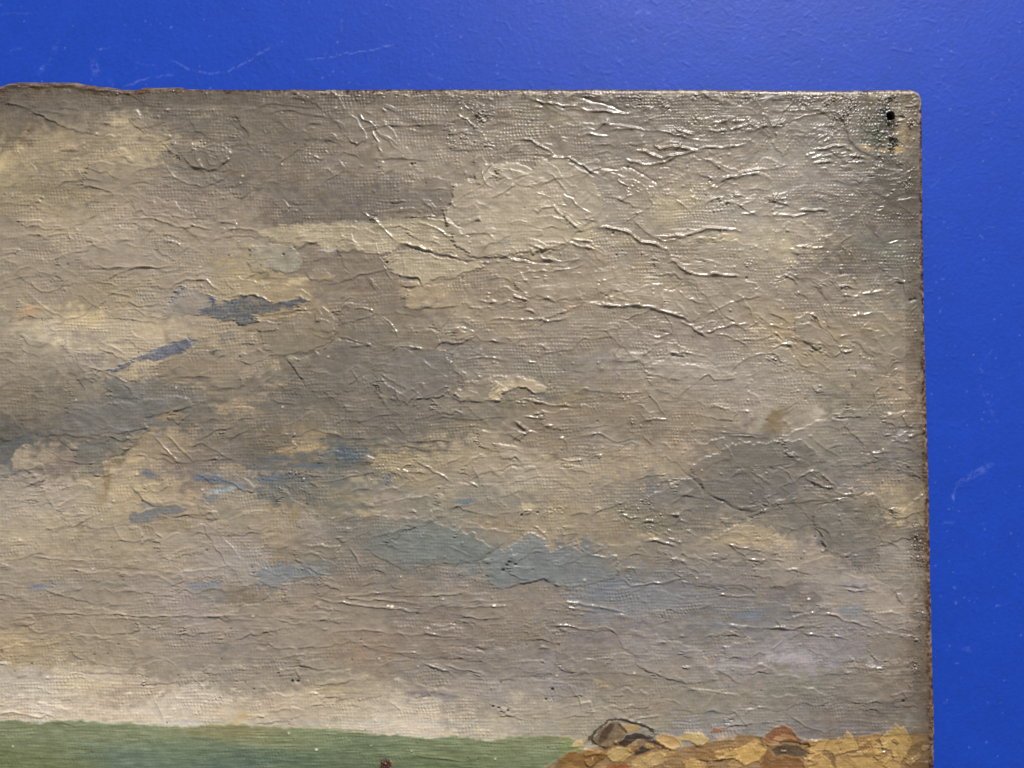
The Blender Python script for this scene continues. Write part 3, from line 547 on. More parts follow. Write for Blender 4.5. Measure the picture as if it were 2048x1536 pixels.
0 2 b 1 1310,380 1400,470 1500,560 1550,620
0 2 d 1 1270,560 1340,570 1400,610 1480,640
0 2 d .9 1480,510 1560,500 1620,470 1700,520 1780,570 1900,620
0 2 d .9 1570,460 1660,420 1730,380 1880,345
0 2 d .9 950,570 1000,550 1060,500 1130,460
0 2 t .7 330,490 420,550 500,600 600,625 690,635
0 2 d .9 720,750 830,740 950,715
0 2 d 1 1060,820 1110,880 1160,940 1230,975 1310,980
0 2 t .7 1590,960 1640,1060
0 2 d .8 1350,1070 1500,1050 1620,1040 1720,1030
0 2 g 1 1660,1120 1740,1080 1830,1055
0 2 b .8 1250,1180 1320,1235
0 2 d .7 120,1420 170,1390 260,1360 400,1360
0 2 b 1 260,1385 400,1390 520,1395 700,1415
0 2 t .7 0,1000 100,985 200,975
0 2 t .6 0,720 150,710
0 2 d .6 420,1190 500,1150 600,1130
0 2 t .6 560,1180 700,1180 800,1160 900,1140 1050,1100
0 2 d .7 1560,700 1640,760 1720,800 1790,790
0 2 b .7 540,1050 640,1045 720,1040
0 2 b .6 620,990 700,1030
0 2 t .6 60,220 110,260 200,400
0 2 d .7 0,460 100,455
0 2 d .5 700,1480 900,1470 1100,1480 1400,1500
1 2 d .9 0,420 100,410 180,385 250,410
1 2 d .9 150,0 240,45 350,40 430,40
1 2 d .9 410,350 500,370 620,405 720,435 870,440 990,435
1 2 d .9 760,330 860,290 950,260 1030,250 1130,235
1 2 t .8 1100,290 1130,340 1180,400
1 2 t .7 970,360 1050,310 1110,280
1 2 d .9 1180,430 1230,460 1380,465 1580,460
1 2 d .8 860,490 960,485 1060,490 1200,500 1350,530 1480,520
1 2 t .8 1120,0 1130,80 1160,160
1 2 t 1.1 1590,60 1580,110 1640,135 1760,130 1860,145
1 2 d 1 1390,290 1500,265 1640,275 1800,290 1880,265 2048,260
1 2 b 1.2 1310,640 1420,690 1500,740 1570,780
1 2 t 1 1310,640 1200,650 1160,680 1180,700 1300,710 1430,710
1 2 b 1.1 1700,775 1780,825
1 2 b 1 1520,635 1560,615 1640,580
1 2 t .8 1260,760 1350,760 1420,755
1 2 t .6 790,650 900,670
1 2 d .6 420,630 600,630
1 2 t .8 430,790 600,775 750,750 900,715 1000,705
1 2 d 1 910,1350 1000,1390 1100,1430 1180,1480 1230,1500
1 2 b .8 750,1310 800,1380 850,1470
1 2 d .8 850,1490 950,1490 1050,1530
1 2 d .7 1760,1410 1830,1360 1920,1310 2000,1280
1 2 t .8 1770,1400 1830,1500
1 2 t .7 1880,1080 1950,1030 2048,1020
1 2 t .7 690,510 740,620
1 2 t .6 70,110 200,150 350,160
2 2 b 1.1 130,145 250,155 390,170 520,175
2 2 b 1.1 80,260 150,265 230,290
2 2 b 2.2 20,300 40,320 80,345 130,375
2 2 d 1 0,450 80,410 150,395
2 2 b .9 180,365 260,345 340,340
2 2 d .9 300,620 380,590 500,570 680,585
2 2 b 1 370,600 470,615 590,610
2 2 d .9 70,710 150,680 230,665 300,640
2 2 t .8 400,420 440,500 460,550
2 2 t .8 480,410 600,405 700,410 840,460 1000,430
2 2 t .8 830,520 870,480 950,465 1020,480
2 2 t .8 1030,400 1100,470 1130,500
2 2 b .8 1020,300 1060,290 1180,280 1280,300
2 2 d .8 530,40 600,50 700,60 800,70 880,80 1040,65
2 2 t .7 1080,60 1150,160 1240,280
2 2 t .8 1170,140 1320,125 1360,70 1450,0
2 2 g 1.5 1320,650 1400,720 1480,790 1530,850 1620,910 1740,970 1830,1010 1950,1025
2 2 t .6 1480,330 1640,340 1800,370 1900,390
2 2 d 1.2 1640,390 1800,395 2048,400
2 2 b 1.1 1720,408 1850,415 2048,420
2 2 b 1.2 880,1050 950,1070 1050,1055 1120,1045
2 2 b 1.2 1030,1090 1080,1100 1150,1105
2 2 b 1.2 1240,1040 1330,1050 1340,1080 1300,1110 1250,1110
2 2 b 1.1 1230,1160 1290,1180
2 2 b 1 1340,1090 1420,1100
2 2 b 1 1210,1180 1270,1210
2 2 d .7 0,1020 200,1025
2 2 d .8 450,1050 560,1030 650,1040
2 2 d 1 640,1060 750,1005 850,965 930,940
2 2 t .8 320,1195 450,1200 560,1190
2 2 t .7 120,1120 200,1150 300,1230
2 2 t 1 370,1340 440,1270 510,1245 550,1310 620,1370
2 2 t .7 0,1330 100,1340 270,1350
2 2 b 1.3 1060,1250 1150,1250 1250,1275 1330,1300
2 2 b 1.1 1340,1340 1400,1370 1470,1390
2 2 t .8 840,1380 840,1450 860,1530
2 2 t .8 890,1530 910,1480 960,1465 1000,1520
2 2 t .8 1700,1270 1800,1330 1900,1400 2048,1440
2 2 b 1 1720,1290 1850,1310 2048,1340
2 2 b .9 1830,1390 1950,1410 2048,1412
2 2 d .8 980,780 1080,745 1180,735 1270,745
3 2 b 1.2 300,715 360,695 420,705
3 2 b 1.3 310,770 400,800 500,835 530,855
3 2 b 1.2 420,710 470,760 520,810
3 2 t .8 0,660 100,670 200,760 240,850 250,920
3 2 b .9 530,860 600,880 720,880 790,840
3 2 t .9 690,800 680,850 720,870
3 2 t .8 690,790 740,770
3 2 d 1 0,975 200,950 400,930 560,930 700,900
3 2 b .8 360,960 550,930
3 2 b .9 440,965 380,1020 360,1080
3 2 b 1.1 360,1150 400,1180 440,1260 480,1330
3 2 b 1 810,530 830,545 870,550 1000,530
3 2 d .9 820,560 840,590 1070,590
3 2 d .8 590,310 700,420 790,500
3 2 t .6 370,450 600,600
3 2 t .8 60,220 150,180 270,120
3 2 t .7 130,240 210,190
3 2 d .9 1100,120 1080,200 1070,260 1110,350
3 2 b 1 1020,40 1080,45
3 2 t .7 860,130 1000,60
3 2 b 1.4 1110,440 1180,400 1250,370
3 2 t .8 860,1140 900,1060 940,960
3 2 d .8 850,1140 900,1150 900,1250 1000,1280 1080,1320
3 2 d .8 980,1110 1140,1050
3 2 t .9 1190,930 1240,890 1230,850
3 2 b 1 0,1340 100,1360
3 2 b 1 0,1390 140,1415
3 2 d .8 80,1480 200,1490 350,1530
3 2 b 1.2 400,15 450,20
3 2 d .9 350,10 380,60
0 3 b .8 0,285 150,290 350,290 550,300 760,300 870,295 1000,310 1100,325 1300,320 1500,315 1700,325 2048,310
0 3 d .7 220,560 300,555 400,545 500,535
0 3 t .5 0,460 200,455
0 3 d .8 120,800 230,800
0 3 b .7 0,1100 100,1090 200,1105 330,1130 420,1095
0 3 d .7 680,40 760,35 830,55
0 3 d .8 1360,80 1430,55 1500,35
0 3 d .7 1900,80 2048,75
1 3 b 1.1 470,180 600,195 750,220 900,240 1050,255 1240,280
1 3 b .9 600,170 700,155 900,140 1050,125 1200,120
1 3 b .8 620,175 800,180 1050,195 1340,220
1 3 t .8 1050,155 1250,155 1470,160 1700,140
1 3 t .9 1600,200 1800,200 2048,190
1 3 b .9 1640,260 1800,240 2048,235
1 3 t .8 1520,240 1700,240
1 3 b .8 1640,330 1800,335 1980,340
1 3 t .7 1150,290 1300,280 1400,290
1 3 b .8 600,460 750,425 880,425 1050,445 1250,465 1400,460 1640,485
1 3 t .8 1280,440 1500,470 1700,490
1 3 t .8 1300,505 1500,500 1680,500 1800,495
1 3 t .7 830,560 1000,560 1150,570
1 3 t .7 1100,610 1300,620 1480,610
1 3 b .8 1460,680 1600,740 1700,750 1850,790
1 3 b .8 1330,690 1500,750 1600,800 1640,820
1 3 t .7 970,760 1000,710 1100,680 1250,670
1 3 t .8 150,340 200,360 330,380 410,370
1 3 t .6 0,310 150,320
1 3 b .9 520,425 590,425
1 3 t .8 1050,30 1100,90 1200,110
1 3 t .7 320,750 370,830
1 3 b .8 1300,1440 1400,1450 1550,1470 1700,1480
2 3 d .9 0,90 100,60 260,25 350,70 450,100
2 3 b .9 360,210 480,215 600,230 700,250 850,280 950,310
2 3 b .8 410,255 550,270 700,280
2 3 d .8 400,300 600,320
2 3 b 1 310,395 450,400 550,420 700,430
2 3 t .7 600,410 760,410 820,450
2 3 b .9 200,580 310,575
2 3 t .8 760,410 830,460 870,530 900,580
2 3 d .9 900,580 1000,640 990,690 1010,730 1080,770 1200,800 1330,840 1450,865
2 3 d .8 1600,720 1680,770 1780,840 1840,865
2 3 b .8 860,20 960,70 1100,70 1250,45 1360,20
2 3 t .7 1360,20 1400,90
2 3 d .8 1590,60 1700,70 1830,65 1900,100 1980,140
2 3 b 1 1660,155 1800,160 1980,150
2 3 b 1 1630,355 1730,390 1850,405 2048,405
2 3 b .9 1530,480 1620,465
2 3 t .6 1490,270 1600,230
2 3 b .8 980,1150 1100,1130 1200,1120
2 3 t .7 1700,1060 1800,1090 1850,1160 1900,1220
2 3 t .7 480,910 540,1010 560,1070 640,1090
2 3 t .7 1220,990 1300,1000 1360,1040
2 3 b 1.6 840,1140 900,1142 970,1165 1080,1200 1170,1225
2 3 t .9 560,1440 640,1425 760,1422
3 3 d .8 160,280 250,290 310,300
3 3 b 1.1 350,300 450,300 540,315 600,350 680,365 770,400 860,415
3 3 b 1.1 0,415 100,415 200,420 290,395
3 3 t .8 60,350 110,400 180,425
3 3 b 1.1 280,445 330,465 420,470 470,490
3 3 b .8 530,480 640,500
3 3 t .8 30,600 120,520
3 3 t .7 160,510 250,460
3 3 d .8 560,80 680,90 780,105
3 3 b 1 620,110 700,120 790,110
3 3 d .6 240,815 350,790 500,790 690,780
3 3 b .9 950,460 1050,460
3 3 t .7 960,370 1100,380
3 3 t .6 1060,900 1100,1000
3 3 t .7 150,1090 200,1140 300,1200 450,1245 560,1210
3 3 b 1 850,1430 900,1412 960,1410
"""
# areas of rough, stippled or hatched impasto: u v ru rv angle strength grain(px) stretch
ZONES = """
960 225 34 34 0 1.5 5 1.6;945 285 40 22 0 .9 4 1.6;920 300 30 30 20 .7 4 2;1290 215 60 20 0 1.1 5 2;1400 255 60 30 -5 .8 4 2.5;1500 240 50 24 -10 .9 4 2.5
1660 300 46 26 -14 1.5 7 3.5;1730 235 80 55 0 1.9 5 1.4;1780 270 45 55 30 1.9 5 1.5;1700 200 120 14 0 1.3 4 2;1500 190 140 7 0 1.2 5 3;1180 192 200 7 0 1.2 5 3;800 190 200 7 0 1 5 3;1815 360 16 40 0 1.2 5 1.3
1440 360 60 20 -15 1.2 6 3;1270 370 60 20 25 .9 6 2.5;1460 400 50 18 0 1.1 6 2.5;1560 395 40 14 -10 1 5 2.5;1700 395 60 14 0 .7 5 3;1785 410 22 26 40 1.4 6 1.4;1630 500 50 14 -10 1 6 3;1700 520 30 36 90 1.1 4 6
1500 520 30 22 0 1.1 5 2;1590 545 60 12 5 .9 5 3;1650 570 40 14 10 1 5 3;1545 560 30 16 -20 .9 5 2.5;1620 620 60 16 40 .9 7 3;1600 690 60 22 35 1 6 2.5;1560 720 30 20 20 1 6 2;1680 700 30 14 -10 .9 5 2
1080 510 40 14 10 1.2 6 3;1170 480 40 20 20 1 6 2.5;1140 440 40 20 35 .8 6 3;1030 530 40 10 5 1 6 4;1010 600 60 20 5 .8 6 3;1500 640 50 20 20 .7 6 2.5
400 290 50 30 20 .7 6 2;330 310 60 16 0 .5 6 2;240 460 70 22 -10 .7 6 1.6;330 490 40 16 -10 1 5 2.2;120 480 40 14 0 .8 6 2;500 300 40 60 60 .6 7 3;600 300 70 30 0 .5 6 3;560 240 60 20 -5 .5 6 3
1060 800 60 10 2 1 5 4;1250 790 40 14 0 1 5 2;1160 920 60 10 -8 .8 5 4;1290 1020 70 24 5 1.2 6 2;1330 1060 50 22 10 1.1 6 2;1380 1120 50 16 15 1 5 3;1110 1020 40 10 0 1 5 2;1090 1060 40 10 5 .8 5 2;1280 850 30 30 60 .9 5 1.5
1836 880 22 40 -10 1.3 6 3.5;1835 940 24 30 0 .9 6 3;1838 1090 24 44 0 1.5 5 1.4;1835 1130 24 30 0 1.3 5 1.6;1720 900 40 20 20 .7 6 3;1750 930 70 30 0 .6 5 2;1780 1010 40 30 30 .9 6 2;1555 1015 40 12 0 1.2 5 2;1640 960 30 14 30 1 6 3
1840 1240 20 120 0 .7 4 1.5;1780 1270 60 16 5 .9 5 3;1650 1260 60 12 8 .8 5 4;1450 1185 50 10 0 1 5 4;1450 1270 60 12 0 .8 5 4;1100 1250 100 40 0 .5 4 5;1150 1220 60 14 5 .8 5 4;760 1200 120 26 2 .5 4 6;900 1300 140 50 4 .5 4 6;940 1340 60 20 18 .8 5 4
220 1230 200 20 0 .6 4 6;230 1280 200 22 -2 .6 4 5;420 1160 80 10 0 .8 5 2;100 970 110 40 -6 .6 5 4;150 1040 90 20 -5 .5 5 3;1020 1415 30 14 0 .9 4 1.5;1110 1395 20 10 0 1 4 1.4;440 1395 40 12 10 .9 4 1.3;150 1130 200 20 0 .4 4 5;180 185 200 6 0 1.1 4 2.5;350 182 40 10 0 1 4 1.4
1700 1330 120 30 0 .5 4 2;1250 1420 90 12 0 .6 4 4;650 950 90 12 0 .6 4 2;800 940 90 22 0 .7 4 1.3;480 820 60 16 0 .6 4 2;590 950 80 10 0 .7 4 2
"""
ZONES = [[float(x) for x in p.split()] for l in ZONES.strip().splitlines() for p in l.split(';')]
# outline of the stretched canvas board seen from above (photo px), clockwise from the left
OUTLINE = [(-700, 172)] + [(-60, 171), (0, 170), (15, 164), (37, 161), (100, 161.5), (150, 161), (162, 165), (212, 171), (240, 176),
    (275, 176.2), (282, 171.5), (360, 171.5), (370, 175), (512, 176), (800, 175.5), (1024, 175.5), (1040, 174.8), (1300, 175.5), (1536, 177), (1700, 178),
    (1790, 176.5), (1825, 176.5), (1834, 179), (1841, 184), (1845, 191), (1847, 201), (1848, 280), (1849, 384), (1850, 470), (1851, 560), (1853, 640), (1855, 740),
    (1857, 800), (1859, 880), (1861, 950), (1863, 1030), (1865, 1152), (1867, 1230), (1869, 1320), (1871, 1400), (1873, 1470), (1872, 1536), (1874, 1650), (1886, 2300), (-700, 2300)]
# ------------------------------------------------------------------ paint colour and relief on the raster
THICK = 0.0032                     # board thickness, metres
GU = np.arange(U0 - 20, U1 + 32, 10.0); GV = np.arange(V0 - 20, V1 + 32, 8.0)
def spread(pts, su, sv):
    gu, gv = np.meshgrid(GU, GV); w = np.zeros(gu.shape); c = np.zeros(gu.shape + (3,))
    for u, v, r, g, b in pts:
        k = np.exp(-((gu - u) / su) ** 2 - ((gv - v) / sv) ** 2) + 2e-3 * np.exp(-((gu - u) / (3 * su)) ** 2 - ((gv - v) / (3 * sv)) ** 2) + 1e-9 / (1 + ((gu - u) ** 2 + (gv - v) ** 2) / 4e4)
        w += k; c += k[..., None] * np.array([r, g, b])
    return c / w[..., None]
def sample_map(m, uu, vv):
    x = np.clip((uu - GU[0]) / 10.0, 0, len(GU) - 1.001); y = np.clip((vv - GV[0]) / 8.0, 0, len(GV) - 1.001)
    i = x.astype(np.int32); j = y.astype(np.int32); a = (x - i)[..., None]; b = (y - j)[..., None]
    return m[j, i]*(1-a)*(1-b) + m[j, i+1]*a*(1-b) + m[j+1, i]*(1-a)*b + m[j+1, i+1]*a*b

lil = (PTS[:, 4] > PTS[:, 3] - 4) & (PTS[:, 4] < PTS[:, 2] + 12); PTS[lil, 4] = np.minimum(PTS[lil, 4], PTS[lil, 3] + 1); PTS[:, 2:] += np.array([1, 4, 12]) * np.clip((PTS[:, 2:3] - 172) / 20, 0, 1)
ur = (PTS[:, 0] > 1120) & (PTS[:, 1] < 660); PTS[ur, 2:] -= np.array([7, 6, 1])
SKYMAP = spread(PTS, 46, 26)
SEA_PTS = [(0,1450,112,118,74),(100,1465,108,118,78),(250,1465,112,122,80),(100,1510,97,107,62),(250,1510,86,106,82),(400,1500,92,110,78),(450,1460,122,117,68),(30,1530,92,102,52),
           (600,1480,112,121,76),(700,1490,97,113,74),(850,1490,106,118,76),(950,1480,107,120,76),(600,1520,77,97,68),(900,1520,87,102,58),(480,1525,76,98,78),(1060,1480,116,119,74),
           (1100,1500,107,119,80),(1060,1530,90,104,62),(1000,1490,110,118,72),(300,1450,118,126,84),(700,1530,80,96,60),(200,1590,84,100,62),(900,1590,84,98,56)]
SEAMAP = spread(np.array(SEA_PTS, float), 70, 18)

wu = UU + 16 * N_w1 + 9 * N_st2 + 2.5 * N_fine; wv = VV + 10 * N_w2 + 1.2 * N_st + 2 * N_fine
RGB = sample_map(SKYMAP, wu, wv).astype(np.float32)
H = np.zeros_like(UU); WEAVE = np.full_like(UU, 1.0); GLOSS = np.zeros_like(UU)
PART = np.zeros(UU.shape, np.int32)             # which piece of paint each point belongs to
PARTS = [("sky_paint", None)]                    # id -> (name, parent id)

# streaky brushing in the sky
N_d1 = noise(40, 4, 24); N_d2 = noise(40, 4, -22)
lum = 1.3 * N_st + 2.2 * N_st2 + 2.6 * N_mid + 2.2 * N_fine + 1.8 * N_small + 2.0 * N_d1 * (N_big > 0.2) + 2.0 * N_d2 * (N_big < -0.2)
warm = 1.6 * noise(40, 12) + 1.6 * N_small
RGB += lum[..., None] * np.array([1.0, 0.97, 0.88]) + warm[..., None] * np.array([0.7, 0.1, -1.0])

def over(sl, col, a):
    RGB[sl] = RGB[sl] * (1 - a[..., None]) + np.asarray(col, np.float32) * a[..., None]

# broad knife and brush strokes all over the sky, one over the other
N_j = noise(7, 7)
def strokes(count, lmin, lmax):
    for _ in range(count):
        u = rng.uniform(-60, 1870); v = rng.uniform(180, 1440)
        L0 = rng.uniform(lmin, lmax); W0 = L0 * rng.uniform(0.16, 0.34); low = smooth(1050, 1300, v)
        an = rng.normal(0.0, 0.30 - 0.22 * low) + (rng.choice([-0.7, 0.7]) if rng.random() < 0.22 * (1 - low) else 0)
        ca, sa = math.cos(an), math.sin(an); R_ = L0 * 0.62 + 12
        sl = window([(u - R_, v - R_), (u + R_, v + R_)], 1)
        if UU[sl].size < 50: continue
        x = UU[sl] - u + 0.8 * N_w1[sl] + 2.2 * N_mid[sl]; y = VV[sl] - v + 0.7 * N_w2[sl] + 2.0 * N_len[sl]
        p = x * ca + y * sa; q = -x * sa + y * ca + rng.normal(0, 0.12) * p * p / L0
        fr = p / L0 + 0.5                                            # 0 start, 1 end
        q2 = q + 0.5 * N_j[sl]; wloc = 0.5 * W0 * (0.85 + 0.25 * np.sin(3.0 * np.clip(fr, 0, 1)))
        sq = wloc - np.abs(q2)                                       # inside across
        se = np.minimum(p + 0.5 * L0 + 5 * N_st3[sl], 0.5 * L0 - p + 1.5 * N_j[sl]); s = np.minimum(sq, se)
        dirn = 1 if rng.random() < .5 else -1
        f = np.clip(fr if dirn > 0 else 1 - fr, 0, 1); load = smooth(-0.1, 0.9, f) * np.clip(0.8 + 0.4 * N_len[sl], 0, 1.5)
        m = smooth(-0.8, 2.6, s) * np.clip(0.35 + 0.8 * f, 0, 1)
        cc = RGB[sl][s > 0].mean(0) if (s > 0).any() else np.array([150, 138, 118])
        cc = cc + rng.normal(0, 6.5) * np.array([1, .97, .93]) + rng.normal(0, 2.0) * np.array([.6, 0, -1])
        col = cc + (2.0 * N_j[sl] + 1.6 * N_fine[sl])[..., None]
        mix = (0.45 * m)[..., None]; RGB[sl] = RGB[sl] * (1 - mix) + (col * mix).astype(np.float32)
        h = rng.uniform(0.4, 1.35)
        H[sl] = H[sl] * (1 - 0.35 * m) + h * m * (0.35 + 0.55 * load) + h * 0.6 * load * np.exp(-((s - 2.6) / 2.7) ** 2) * smooth(-1, 1, s)
        WEAVE[sl] *= 1 - 0.5 * m * load.clip(0, 1)
strokes(190, 110, 240); strokes(340, 50, 120); strokes(240, 24, 50)

# soft and dry-brushed touches
cover = 0.55 * weave + 0.5 * N_st3 + 0.45 * N_small + 0.3 * N_st
for u, v, ru, rv, ang, r, g, b, al, br in BLOBS:
    sl = window([(u - ru * 1.6, v - ru * 1.6 - rv), (u + ru * 1.6, v + ru * 1.6 + rv)], 4)
    if g + 3 < b < r + 8: b = g + 3
    if ru < 7: nz = 0.8
    else: nz = 1.0
    a = math.radians(ang); x = UU[sl] - u + nz * 0.25 * min(ru, 20) * N_w1[sl]; y = VV[sl] - v + nz * 0.25 * min(rv, 12) * N_w2[sl]
    p = (x * math.cos(a) + y * math.sin(a)) / ru; q = (-x * math.sin(a) + y * math.cos(a)) / rv
    d = np.sqrt(p * p + q * q)
    base = smooth(1.25, 0.35, d)
    dry = smooth(-0.5, 0.7, cover[sl] + 2.2 * (base - 0.5))
    m = (0.95 if b > r + 8 else 0.8) * al * ((1 - br) * base + br * dry * (base > 0.01) * smooth(0.0, 0.25, base))
    over(sl, np.array([r, g, b]), m)

# dabs with an edge and a thickness
def lay(line, parent, grain=1.0):
    name, tc, col, h, soft, brk, pts = line.split('|')
    c, r = map(int, tc.split()); col = np.array([float(x) for x in col.split()]); h, soft, brk = float(h), float(soft), float(brk)
    pts = tile(c, r, pts); sl = window(pts, 16)
    kw = 1.0 if grain == 1.0 else 0.45
    uu = UU[sl] + kw * (1.4 * N_w1[sl] + 1.6 * N_mid[sl] + 0.7 * N_small[sl]) + (0.8 if grain == 1.0 else 0.4) * N_st3[sl] + (5.0 if 'blue' in name else 1.4 if grain == 1.0 else 0) * N_st[sl]; vv = VV[sl] + kw * (1.3 * N_w2[sl] + 1.6 * N_len[sl] + 0.6 * N_small[sl]) + 0.1 * N_fine[sl]
    ins = inside(pts, uu, vv); d, sd, al, L = seg_dist(pts + pts[:1], uu, vv)
    s = np.where(ins, d, -d)
    lose = np.clip(0.9 * N_len[sl] + 0.6 * N_mid[sl] - (0.75 if grain == 1.0 else 0.9), 0, 2.2)          # edges lost and found
    m = smooth(-0.6 - 2 * lose, soft + 11 * lose, s)
    if grain == 1.0 and 'blue' not in name and 'dark' not in name and 'cloud' not in name:
        dx_ = 1 if rng.random() < .5 else -1; wspan = max(p[0] for p in pts) - min(p[0] for p in pts)
        m = m * np.clip(0.72 + dx_ * 1.1 * (UU[sl] - np.mean([p[0] for p in pts])) / max(wspan, 1) + 0.18 * N_mid[sl], 0.45, 1)
    a = m * (1 - brk * smooth(-0.2, 0.9, -cover[sl] + 0.2))
    streak = 2.6 * N_st[sl] + 3.2 * N_mid[sl] + 2.2 * N_fine[sl] + 2.6 * N_d1[sl] + 5 * N_big[sl] * 0.5
    RGB[sl] = RGB[sl] * (1 - 0.84 * a[..., None]) + (col + grain * streak[..., None]).astype(np.float32) * (0.84 * a[..., None])
    ta = rng.uniform(0, 6.28); cu_, cv_ = np.mean(pts, 0); tilt = np.clip(((UU[sl] - cu_) * math.cos(ta) + (VV[sl] - cv_) * math.sin(ta)) * (0.022 if grain > 1 else 0.005), -1.0, 1.0)
    H[sl] += tilt * smooth(-0.5, 3, s)
    if grain > 1: h *= 0.75
    rim = np.exp(-((s - 2.0) / 2.2) ** 2) * np.clip(0.35 + 0.5 * N_len[sl], 0, 1.6)
    H[sl] += 1.25 * h * (0.75 * smooth(-1.3 - 3 * lose, 3.4 + 6 * lose, s) + 0.75 * rim * np.clip(1 - lose, 0.1, 1))
    WEAVE[sl] *= 1 - 0.45 * m * min(1, abs(h) / 1.4)
    PARTS.append((name, parent)); PART[sl][s > 0.2] = len(PARTS) - 1
for line in DABS.strip().splitlines(): lay(line, 0)

# measured range of the sky: lower contrast than the eye first gives it
RGB = (np.array([146, 135, 117]) + 0.96 * (RGB - np.array([150, 138, 118]))).astype(np.float32)

# the painted sea
sl = window(SEA, 16)
uu = UU[sl] + 1.5 * N_w1[sl] + 0.6 * N_small[sl]; vv = VV[sl] + 1.0 * N_w2[sl] + 0.3 * N_fine[sl] + 0.4 * N_st2[sl]
d, _, _, _ = seg_dist(SEA, uu, vv); s = np.where(inside(SEA, uu, vv), d, -d)
seacol = np.array([12, 11, 9]) + sample_map(SEAMAP, UU[sl] + 20 * N_st2[sl], VV[sl] + 5 * N_st[sl])
g1 = 1.3 * N_st[sl] + 3.4 * N_st2[sl] + 2.2 * N_fine[sl] + 1.0 * N_st3[sl] + 2.5 * N_mid[sl]
seacol = seacol + g1[..., None] * np.array([1.0, 1.0, 0.85])
lt = smooth(1.3, 2.4, N_st[sl]) * 0.35
seacol = seacol * (1 - lt[..., None]) + np.array([142, 148, 108]) * lt[..., None]
m = smooth(-2.5, 5.0, s + 1.2 * N_mid[sl])
RGB[sl] = RGB[sl] * (1 - m[..., None]) + seacol.astype(np.float32) * m[..., None]
H[sl] += 0.6 * smooth(-1, 3, s) * (1 + 0.22 * N_st[sl]); WEAVE[sl] *= 1 - 0.35 * m
PARTS.append(("sea_paint", None)); SEA_ID = len(PARTS) - 1; PART[sl][s > 0.5] = SEA_ID

# the painted shore
first = True
for line in ROCKS.strip().splitlines():
    lay(line, None if first else SHORE_ID, 1.3)
    if first:
        SHORE_ID = len(PARTS) - 1; PARTS[-1] = ("shore_paint", None); first = False
SH = tile(2, 3, "430,1440 700,1400 1150,1330 1600,1340 2048,1330 2500,1330 2900,1300 3330,1300 3330,1900 300,1900")
for _ in range(90):
    u = rng.uniform(1110, 1860); v = rng.uniform(1478, 1600)
    if not inside(SH, np.array([u]), np.array([v]))[0]: continue
    L0 = rng.uniform(12, 34); W0 = L0 * rng.uniform(.35, .6); an = rng.normal(-0.25, 0.5); sl = window([(u - L0, v - L0), (u + L0, v + L0)], 2)
    x = UU[sl] - u + 1.5 * N_w1[sl]; y = VV[sl] - v + 1.5 * N_w2[sl]; p = x * math.cos(an) + y * math.sin(an); q = -x * math.sin(an) + y * math.cos(an)
    s = np.minimum(W0 / 2 - np.abs(q) - 0.12 * p, L0 / 2 - np.abs(p)); m = smooth(-0.8, 2.2, s)
    cc = np.array([[176, 142, 84], [150, 114, 64], [122, 88, 48], [190, 156, 98]][rng.integers(4)]) + rng.normal(0, 6)
    mix = (0.6 * m * np.clip(0.7 + 0.4 * p / L0, 0.2, 1))[..., None]; RGB[sl] = RGB[sl] * (1 - mix) + (cc + (3 * N_fine[sl] + 4 * N_j[sl])[..., None]).astype(np.float32) * mix
    H[sl] += rng.uniform(.4, 1.0) * (m + 0.6 * np.exp(-((s - 2) / 2.2) ** 2) * smooth(-1, 1, s))
def lay_line(pts, col, w, al):
    sl = window(pts, 12); uu = UU[sl] + 1.2 * N_w1[sl] + 0.8 * N_small[sl]; vv = VV[sl] + 1.2 * N_w2[sl] + 0.8 * N_fine[sl]
    d, _, _, _ = seg_dist(pts, uu, vv); over(sl, np.array(col), al * smooth(w, w * 0.35, d + 0.8 * N_len[sl]))
INK = [(2, 3, 3.2, "620,1302 660,1262 700,1220 780,1152 860,1146 970,1170 1070,1202 1130,1240 1150,1268 1130,1290 1050,1280"), (2, 3, 2.2, "640,1305 660,1345 740,1372 800,1366"), (2, 3, 2.0, "920,1260 860,1190"),
       (2, 3, 2.6, "1110,1290 1150,1330 1200,1358 1260,1386"), (2, 3, 1.6, "1360,1375 1420,1360 1480,1368 1560,1345"), (2, 3, 1.6, "1620,1485 1700,1475 1780,1465 1870,1525 1960,1485 2030,1425"),
       (2, 3, 1.5, "580,1340 620,1300 600,1270"), (2, 3, 1.6, "680,1490 720,1460 780,1420"), (2, 3, 1.5, "760,1160 820,1250"), (2, 3, 2.2, "920,1490 980,1450 1090,1420"), (3, 3, 1.6, "690,1300 740,1385"), (3, 3, 1.6, "590,1440 700,1410 790,1370"),
       (3, 3, 1.6, "1000,1310 1040,1360 1050,1440"), (3, 3, 1.6, "1070,1500 1110,1440 1150,1420"), (3, 3, 1.8, "440,1420 500,1470 570,1560"), (3, 3, 1.4, "1150,1345 1120,1370 1150,1430 1240,1460"), (3, 3, 1.4, "880,1420 920,1412")]
for k, (c, r, w, t) in enumerate(INK): lay_line(tile(c, r, t), (46, 34, 26) if k < 4 else (104, 74, 42), w * (0.95 if k < 4 else 0.7), 0.7 if k < 4 else 0.3)

# the red-brown blob at the lower frame edge
sl = window(RED, 12); uu = UU[sl] + 1.2 * N_small[sl]; vv = VV[sl] + 1.2 * N_fine[sl]
d, _, _, _ = seg_dist(RED + RED[:1], uu, vv); s = np.where(inside(RED, uu, vv), d, -d)
over(sl, np.array([78, 36, 20]), 0.95 * smooth(-1.5, 2, s)); H[sl] += 2.2 * smooth(-1, 5, s) * (1 + 0.4 * N_fine[sl])
PARTS.append(("red_brown_dab", None)); PART[sl][s > 0.3] = len(PARTS) - 1

